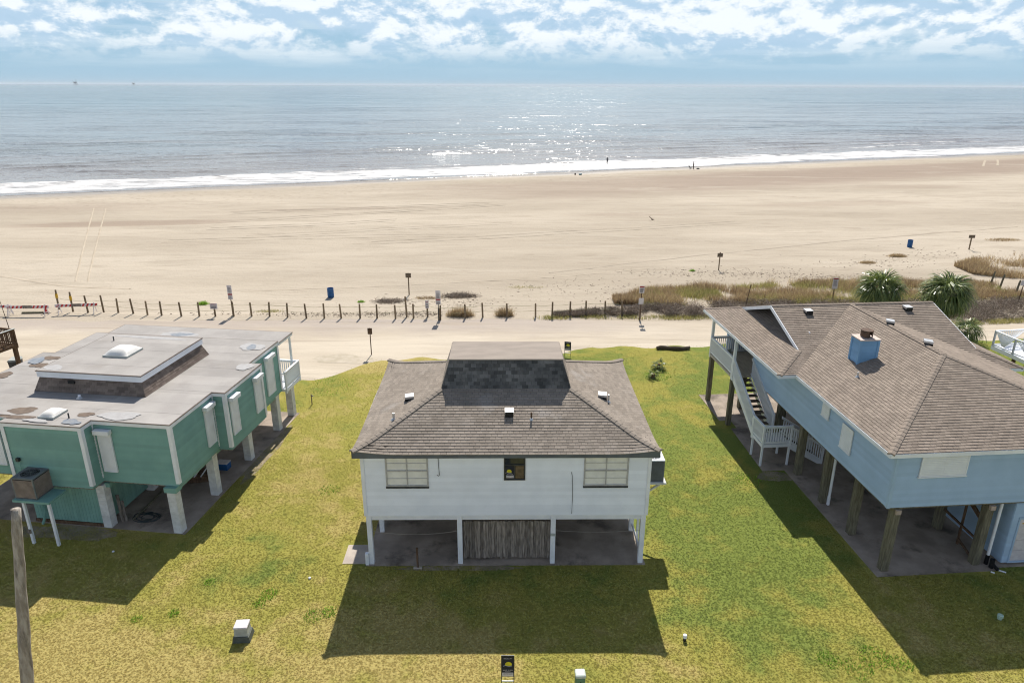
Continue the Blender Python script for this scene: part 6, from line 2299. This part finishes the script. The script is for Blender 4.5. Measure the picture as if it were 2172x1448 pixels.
# driftwood litter
g = np.random.default_rng(77)
lit = []
for (cx_, cy_, sx_, sy_, n_) in ((-14, 56.2, 9, .5, 420), (-9, 56.4, 3.5, .6, 300), (-6, 60.0, 5, 2.0, 260), (8, 64, 8, 4, 260), (24, 70.5, 7, 2.2, 420), (33, 68.5, 6, 1.6, 260), (40, 75, 6, 2.5, 200), (50, 80, 6, 3, 140), (16, 71, 5, 1.5, 120)):
    x, y = g.normal(cx_, sx_ * .6, n_), g.normal(cy_, sy_ * .6, n_)
    lit.append(np.stack([x, y, np.where(y > 57, beach_z(x, y), .005) + .01], 1))
P = np.concatenate(lit)
veg('driftwood_litter', 'dark twigs and dry weed scattered over the sand behind the fence', *twigs(P, .24, .020, 78, .12), TWIG, 'litter')
# green weeds in the lawn
P = []
for (x, y, r_, n_) in ((-9.1, 21.7, .35, 160), (-9.3, 21.2, .25, 90), (-12.2, 20.7, .22, 90), (-7.1, 20.6, .4, 160), (-6.6, 20.8, .3, 110), (12.2, 18.7, .55, 260), (10.6, 18.6, .4, 140), (11.4, 18.2, .5, 160), (12.9, 18.4, .4, 140), (-11.6, 22.4, .2, 60), (-13.4, 20.4, .2, 60), (-8.6, 29.0, .5, 120), (-11.6, 41.2, 1.6, 300), (9.6, 43.2, .9, 200), (11.5, 30, .6, 160)):
    a, q = g.uniform(0, 6.283, n_), np.sqrt(g.random(n_)) * r_
    P.append(np.stack([x + q * np.cos(a), y + q * np.sin(a), np.full(n_, .01)], 1))
P = np.concatenate(P)
veg('lawn_weeds', 'bright green weeds growing in small patches in the lawn', *blades(P, g.uniform(.04, .10, len(P)), .014, 1.0, 79), WEED, 'weeds')


# ---- tyre tracks pressed into the sand
def track(label, pts, wd=.32, mat=None):
    n = 60
    P = np.array(pts, float)
    tt_ = np.linspace(0, len(P) - 1, n)
    x, y = np.interp(tt_, np.arange(len(P)), P[:, 0]), np.interp(tt_, np.arange(len(P)), P[:, 1])
    k = np.ones(7) / 7
    xs_, ys_ = np.convolve(np.pad(x, 3, 'edge'), k, 'valid'), np.convolve(np.pad(y, 3, 'edge'), k, 'valid')
    dx, dy = np.gradient(xs_), np.gradient(ys_)
    L = np.hypot(dx, dy)
    nx_, ny_ = -dy / L, dx / L
    V, F = [], []
    for i in range(n):
        for s_ in (-wd, -wd * .4, wd * .4, wd):
            X_, Y_ = xs_[i] + nx_[i] * s_ * (1 + .2 * math.sin(i * 1.9)), ys_[i] + ny_[i] * s_
            V.append((X_, Y_, ground_at(X_, Y_) + (.035 if abs(s_) < wd * .9 else .006)))
    for i in range(n - 1):
        for j in range(3):
            F.append((4 * i + j, 4 * i + j + 1, 4 * i + j + 5, 4 * i + j + 4))
    tag(mesh_obj('tyre_track', np_mesh('tyre_track', V, F), mat), label, kind='structure')


TRK = pmat('track_sand', (.335, .285, .222), (.37, .315, .248), scale=.5, rough=.95, spec=.1, world=True)
TRKL = pmat('pale_track_sand', (.43, .365, .285), (.38, .32, .245), scale=.5, rough=.95, spec=.1, world=True)
track('pale wheel track crossing the beach toward the sea', [(-69.3, 117.6), (-56, 92), (-43, 67.3)], .10, TRKL)
track('second pale wheel track crossing the beach toward the sea', [(-67.3, 117.6), (-54.4, 92), (-41.8, 67.3)], .10, TRKL)
track('thin dark wheel line curving behind the barricades', [(-62, 70), (-52.4, 70.3), (-43.2, 66.0), (-36, 64.8)], .20, TRKL)
track('thin dark wheel line across the middle of the beach', [(3, 70.8), (22.4, 79.8), (45, 89), (71, 97.9)], .16, TRK)
track('thin dark wheel line along the lower beach', [(-45, 112), (-38.6, 114.6), (-26, 115.6), (-15.9, 115.8), (-5, 120)], .16, TRK)
track('thin dark wheel line behind the fence', [(-26, 63.5), (-10, 66.2), (2, 68.4), (15, 73)], .14, TRKL)
track('pale wheel track near the far waterline', [(132.3, 203.5), (126, 194), (120.4, 185.5)], .28, TRKL)
track('second pale wheel track near the far waterline', [(137.0, 205.5), (131, 196), (125, 187)], .28, TRKL)


for i in range(7):
    x0 = rng.uniform(-60, 60)
    y0 = rng.uniform(63, 112)
    L_ = rng.uniform(18, 55)
    c_ = rng.uniform(-.10, .10)
    sl_ = .30 + rng.uniform(-.16, .16)
    for off in (0, 1.7):
        track('faint wheel line running along the open beach', [(x0 + L_ * q, y0 + off + sl_ * L_ * q + c_ * L_ * q * q, 0) for q in (0, .35, .7, 1.0)], rng.uniform(.06, .11), TRK if i % 3 else TRKL)


# ---- people and their things on the beach
def person(label, loc, rz, joints, cloth, skin, height=1.75):
    t = thing('person', label, 'person', loc, rz)
    J = {'pelvis': ((0, 0, .92), .15), 'waist': ((0, .0, 1.08), .135), 'chest': ((0, 0, 1.32), .165), 'neck': ((0, 0, 1.50), .06), 'head0': ((0, -.01, 1.60), .085), 'head1': ((0, -.015, 1.70), .09),
         'shl': ((.18, 0, 1.42), .065), 'ell': ((.24, .02, 1.14), .05), 'wrl': ((.22, -.10, .92), .038), 'shr': ((-.18, 0, 1.42), .065), 'elr': ((-.24, .02, 1.14), .05), 'wrr': ((-.22, -.10, .92), .038),
         'hil': ((.09, 0, .86), .105), 'knl': ((.11, -.02, .48), .072), 'anl': ((.12, .01, .09), .05), 'tol': ((.13, -.16, .04), .045), 'hir': ((-.09, 0, .86), .105), 'knr': ((-.11, -.02, .48), .072), 'anr': ((-.12, .01, .09), .05), 'tor': ((-.13, -.16, .04), .045)}
    for k, v in joints.items():
        J[k] = (v, J[k][1])
    names = list(J)
    E_ = [('pelvis', 'waist'), ('waist', 'chest'), ('chest', 'neck'), ('neck', 'head0'), ('head0', 'head1'), ('chest', 'shl'), ('shl', 'ell'), ('ell', 'wrl'), ('chest', 'shr'), ('shr', 'elr'), ('elr', 'wrr'),
          ('pelvis', 'hil'), ('hil', 'knl'), ('knl', 'anl'), ('anl', 'tol'), ('pelvis', 'hir'), ('hir', 'knr'), ('knr', 'anr'), ('anr', 'tor')]
    me = bpy.data.meshes.new('body')
    me.from_pydata([J[k][0] for k in names], [(names.index(a), names.index(b)) for a, b in E_], [])
    o = mesh_obj('body', me, cloth, t)
    o.modifiers.new('skin', 'SKIN')
    sv = me.skin_vertices[0].data
    for i, k in enumerate(names):
        sv[i].radius = (J[k][1], J[k][1])
        sv[i].use_root = k == 'pelvis'
    o.modifiers.new('sub', 'SUBSURF').render_levels = 2
    MB().lathe([(.03, -.10), (.075, -.06), (.092, .0), (.085, .06), (.05, .10), (.01, .112)], Vector(J['head1'][0]) + Vector((0, .01, .03)), 12).build('hair', CLOTHD, t, smooth=True)
    return t


person('person in dark clothes standing at the edge of the surf', (25.2, 193.2, -1.72), R(175), {'ell': (.30, -.10, 1.22), 'wrl': (.16, -.30, 1.22), 'elr': (-.30, -.10, 1.22), 'wrr': (-.14, -.30, 1.25)}, CLOTHD, SKIN)
zb_ = ground_at(44.85, 179.84)
person('person standing beside a dark folding chair on the beach', (44.95, 179.9, zb_), R(-80), {'wrl': (.18, -.34, .95), 'ell': (.24, -.12, 1.14), 'chest': (0, -.08, 1.30), 'neck': (0, -.12, 1.48), 'head0': (0, -.14, 1.57), 'head1': (0, -.16, 1.67)}, CLOTHB, SKIN)
fc = thing('folding_chair', 'dark folding beach chair beside the standing person', 'chair', (44.25, 180.1, ground_at(44.25, 180.1)), R(100))
MB().bar((-.28, .28, 0), (-.28, -.25, .45), .04, .04, up=(1, 0, 0)).build('leg', DKMET, fc)
MB().bar((.28, .28, 0), (.28, -.25, .45), .04, .04, up=(1, 0, 0)).build('leg', DKMET, fc)
MB().bar((-.28, -.28, 0), (-.28, .25, .45), .04, .04, up=(1, 0, 0)).build('leg', DKMET, fc)
MB().bar((.28, -.28, 0), (.28, .25, .45), .04, .04, up=(1, 0, 0)).build('leg', DKMET, fc)
MB().hexa([(-.28, -.26, .44), (.28, -.26, .44), (.28, .28, .40), (-.28, .28, .40), (-.28, -.26, .47), (.28, -.26, .47), (.28, .28, .43), (-.28, .28, .43)]).build('seat', CLOTHD, fc)
MB().bar((0, .26, .44), (0, .46, .92), .56, .03, up=(0, -1, .3)).build('backrest', CLOTHD, fc)
bg_ = thing('beach_bag', 'low dark bag lying on the sand beside the standing person', 'bag', (46.1, 179.9, ground_at(46.1, 179.9)), R(10))
MB().hexa([(-.4, -.2, 0), (.4, -.2, 0), (.4, .2, 0), (-.4, .2, 0), (-.3, -.1, .25), (.3, -.12, .22), (.3, .1, .22), (-.3, .1, .25)]).build('body', CLOTHD, bg_, bevel=.05)
MB().tube([(-.2, 0, .24), (-.1, 0, .36), (.1, 0, .36), (.2, 0, .22)], .02, 5).build('handle', CLOTHD, bg_)
bk = thing('bucket', 'small dark bucket on the sand near the surf', 'bucket', (14.5, 167.1, ground_at(14.5, 167.1)))
MB().lathe([(.14, 0), (.18, .38), (.19, .38), (.17, .36), (.13, .04), (.01, .03)], n=14).build('pail', CLOTHB, bk)
MB().tube([(.18, 0, .36), (.12, .0, .52), (-.12, 0, .52), (-.18, 0, .36)], .012, 5).build('handle', DKMET, bk)
cl = thing('cool_box', 'small teal and white cool box near the bucket by the surf', 'cool box', (15.7, 167.2, ground_at(15.7, 167.2)), R(15))
MB().hexa([(-.28, -.17, 0), (.28, -.17, 0), (.28, .17, 0), (-.28, .17, 0), (-.31, -.2, .3), (.31, -.2, .3), (.31, .2, .3), (-.31, .2, .3)]).build('body', pmat('teal_plastic', (.03, .22, .25), rough=.5), cl)
MB().box(-.32, .32, -.21, .21, .301, .37).build('lid', WHITE, cl, bevel=.02)
dw = thing('driftwood', 'forked piece of driftwood standing alone on the open beach', 'driftwood', (20.44, 103.72, ground_at(20.44, 103.72)))
dw.scale = (.55, .55, .55)
MB().tube([(.25, .1, -.05), (.1, 0, .25), (-.25, -.05, .55), (-.6, 0, .85), (-.75, .05, 1.0)], [.10, .11, .09, .06, .03], 8).build('stem', WOODB, dw, smooth=True)
MB().tube([(.0, 0, .12), (.35, .05, .16), (.75, .0, .10)], [.14, .12, .04], 8).build('root', WOODB, dw, smooth=True)
MB().tube([(-.45, 0, .72), (-.55, 0, 1.05), (-.30, 0, 1.12)], [.05, .04, .015], 7).build('branch', WOODB, dw, smooth=True)


# ---- offshore platforms on the horizon
def rig(label, x, y, s):
    t = thing('oil_rig', label, 'oil rig', (x, y, WATER_Z), 0, 'oil rigs on the horizon')
    for sx in (-1, 1):
        for sy in (-1, 1):
            MB().bar((sx * 16 * s, sy * 14 * s, -.6), (sx * 11 * s, sy * 11 * s, 24 * s), 2.6 * s, 2.6 * s, up=(0, 1, 0)).build('leg', DKMET, t)
    for z in (6, 15):
        MB().bar((-14 * s, -12 * s, z * s), (13 * s, -12 * s, (z + 8) * s), 1.2 * s, 1.2 * s).build('brace', DKMET, t)
    MB().box(-19 * s, 19 * s, -14 * s, 14 * s, 24 * s, 27 * s).build('lower_deck', DKMET, t)
    MB().box(-15 * s, 8 * s, -12 * s, 12 * s, 27 * s, 38 * s).build('module', DKMET, t)
    MB().box(-22 * s, 14 * s, -14 * s, 14 * s, 38 * s, 41 * s).build('upper_deck', DKMET, t)
    MB().bar((9 * s, 0, 41 * s), (12 * s, 0, 66 * s), 3 * s, 3 * s, up=(0, 1, 0)).build('derrick', DKMET, t)
    MB().bar((-10 * s, 0, 41 * s), (-34 * s, 0, 54 * s), 2 * s, 2 * s).build('crane_boom', DKMET, t)


rig('oil rig on the horizon, larger of the two, closer to the picture edge', -5232, 9000, 1.0)
rig('oil rig on the horizon, smaller of the two', -4990, 9900, .72)


# ------------------------------------------------------------------ sea haze
hz = MB().box(-56000, 56000, -17000, 56000, -3.6, 72).build('haze', None)
hm = bpy.data.materials.new('haze')
hm.use_nodes = True
ht = hm.node_tree
ht.nodes.clear()
pv = nd(ht, 'ShaderNodeVolumePrincipled')
pv.inputs['Color'].default_value = (0.80, 0.88, 0.95, 1)
pv.inputs['Density'].default_value = 0.00004
pv.inputs['Anisotropy'].default_value = 0.0
ho = nd(ht, 'ShaderNodeOutputMaterial')
ht.links.new(pv.outputs[0], ho.inputs['Volume'])
hz.data.materials.append(hm)
tag(hz, 'thin pale sea haze lying over the water', 'haze', kind='stuff')
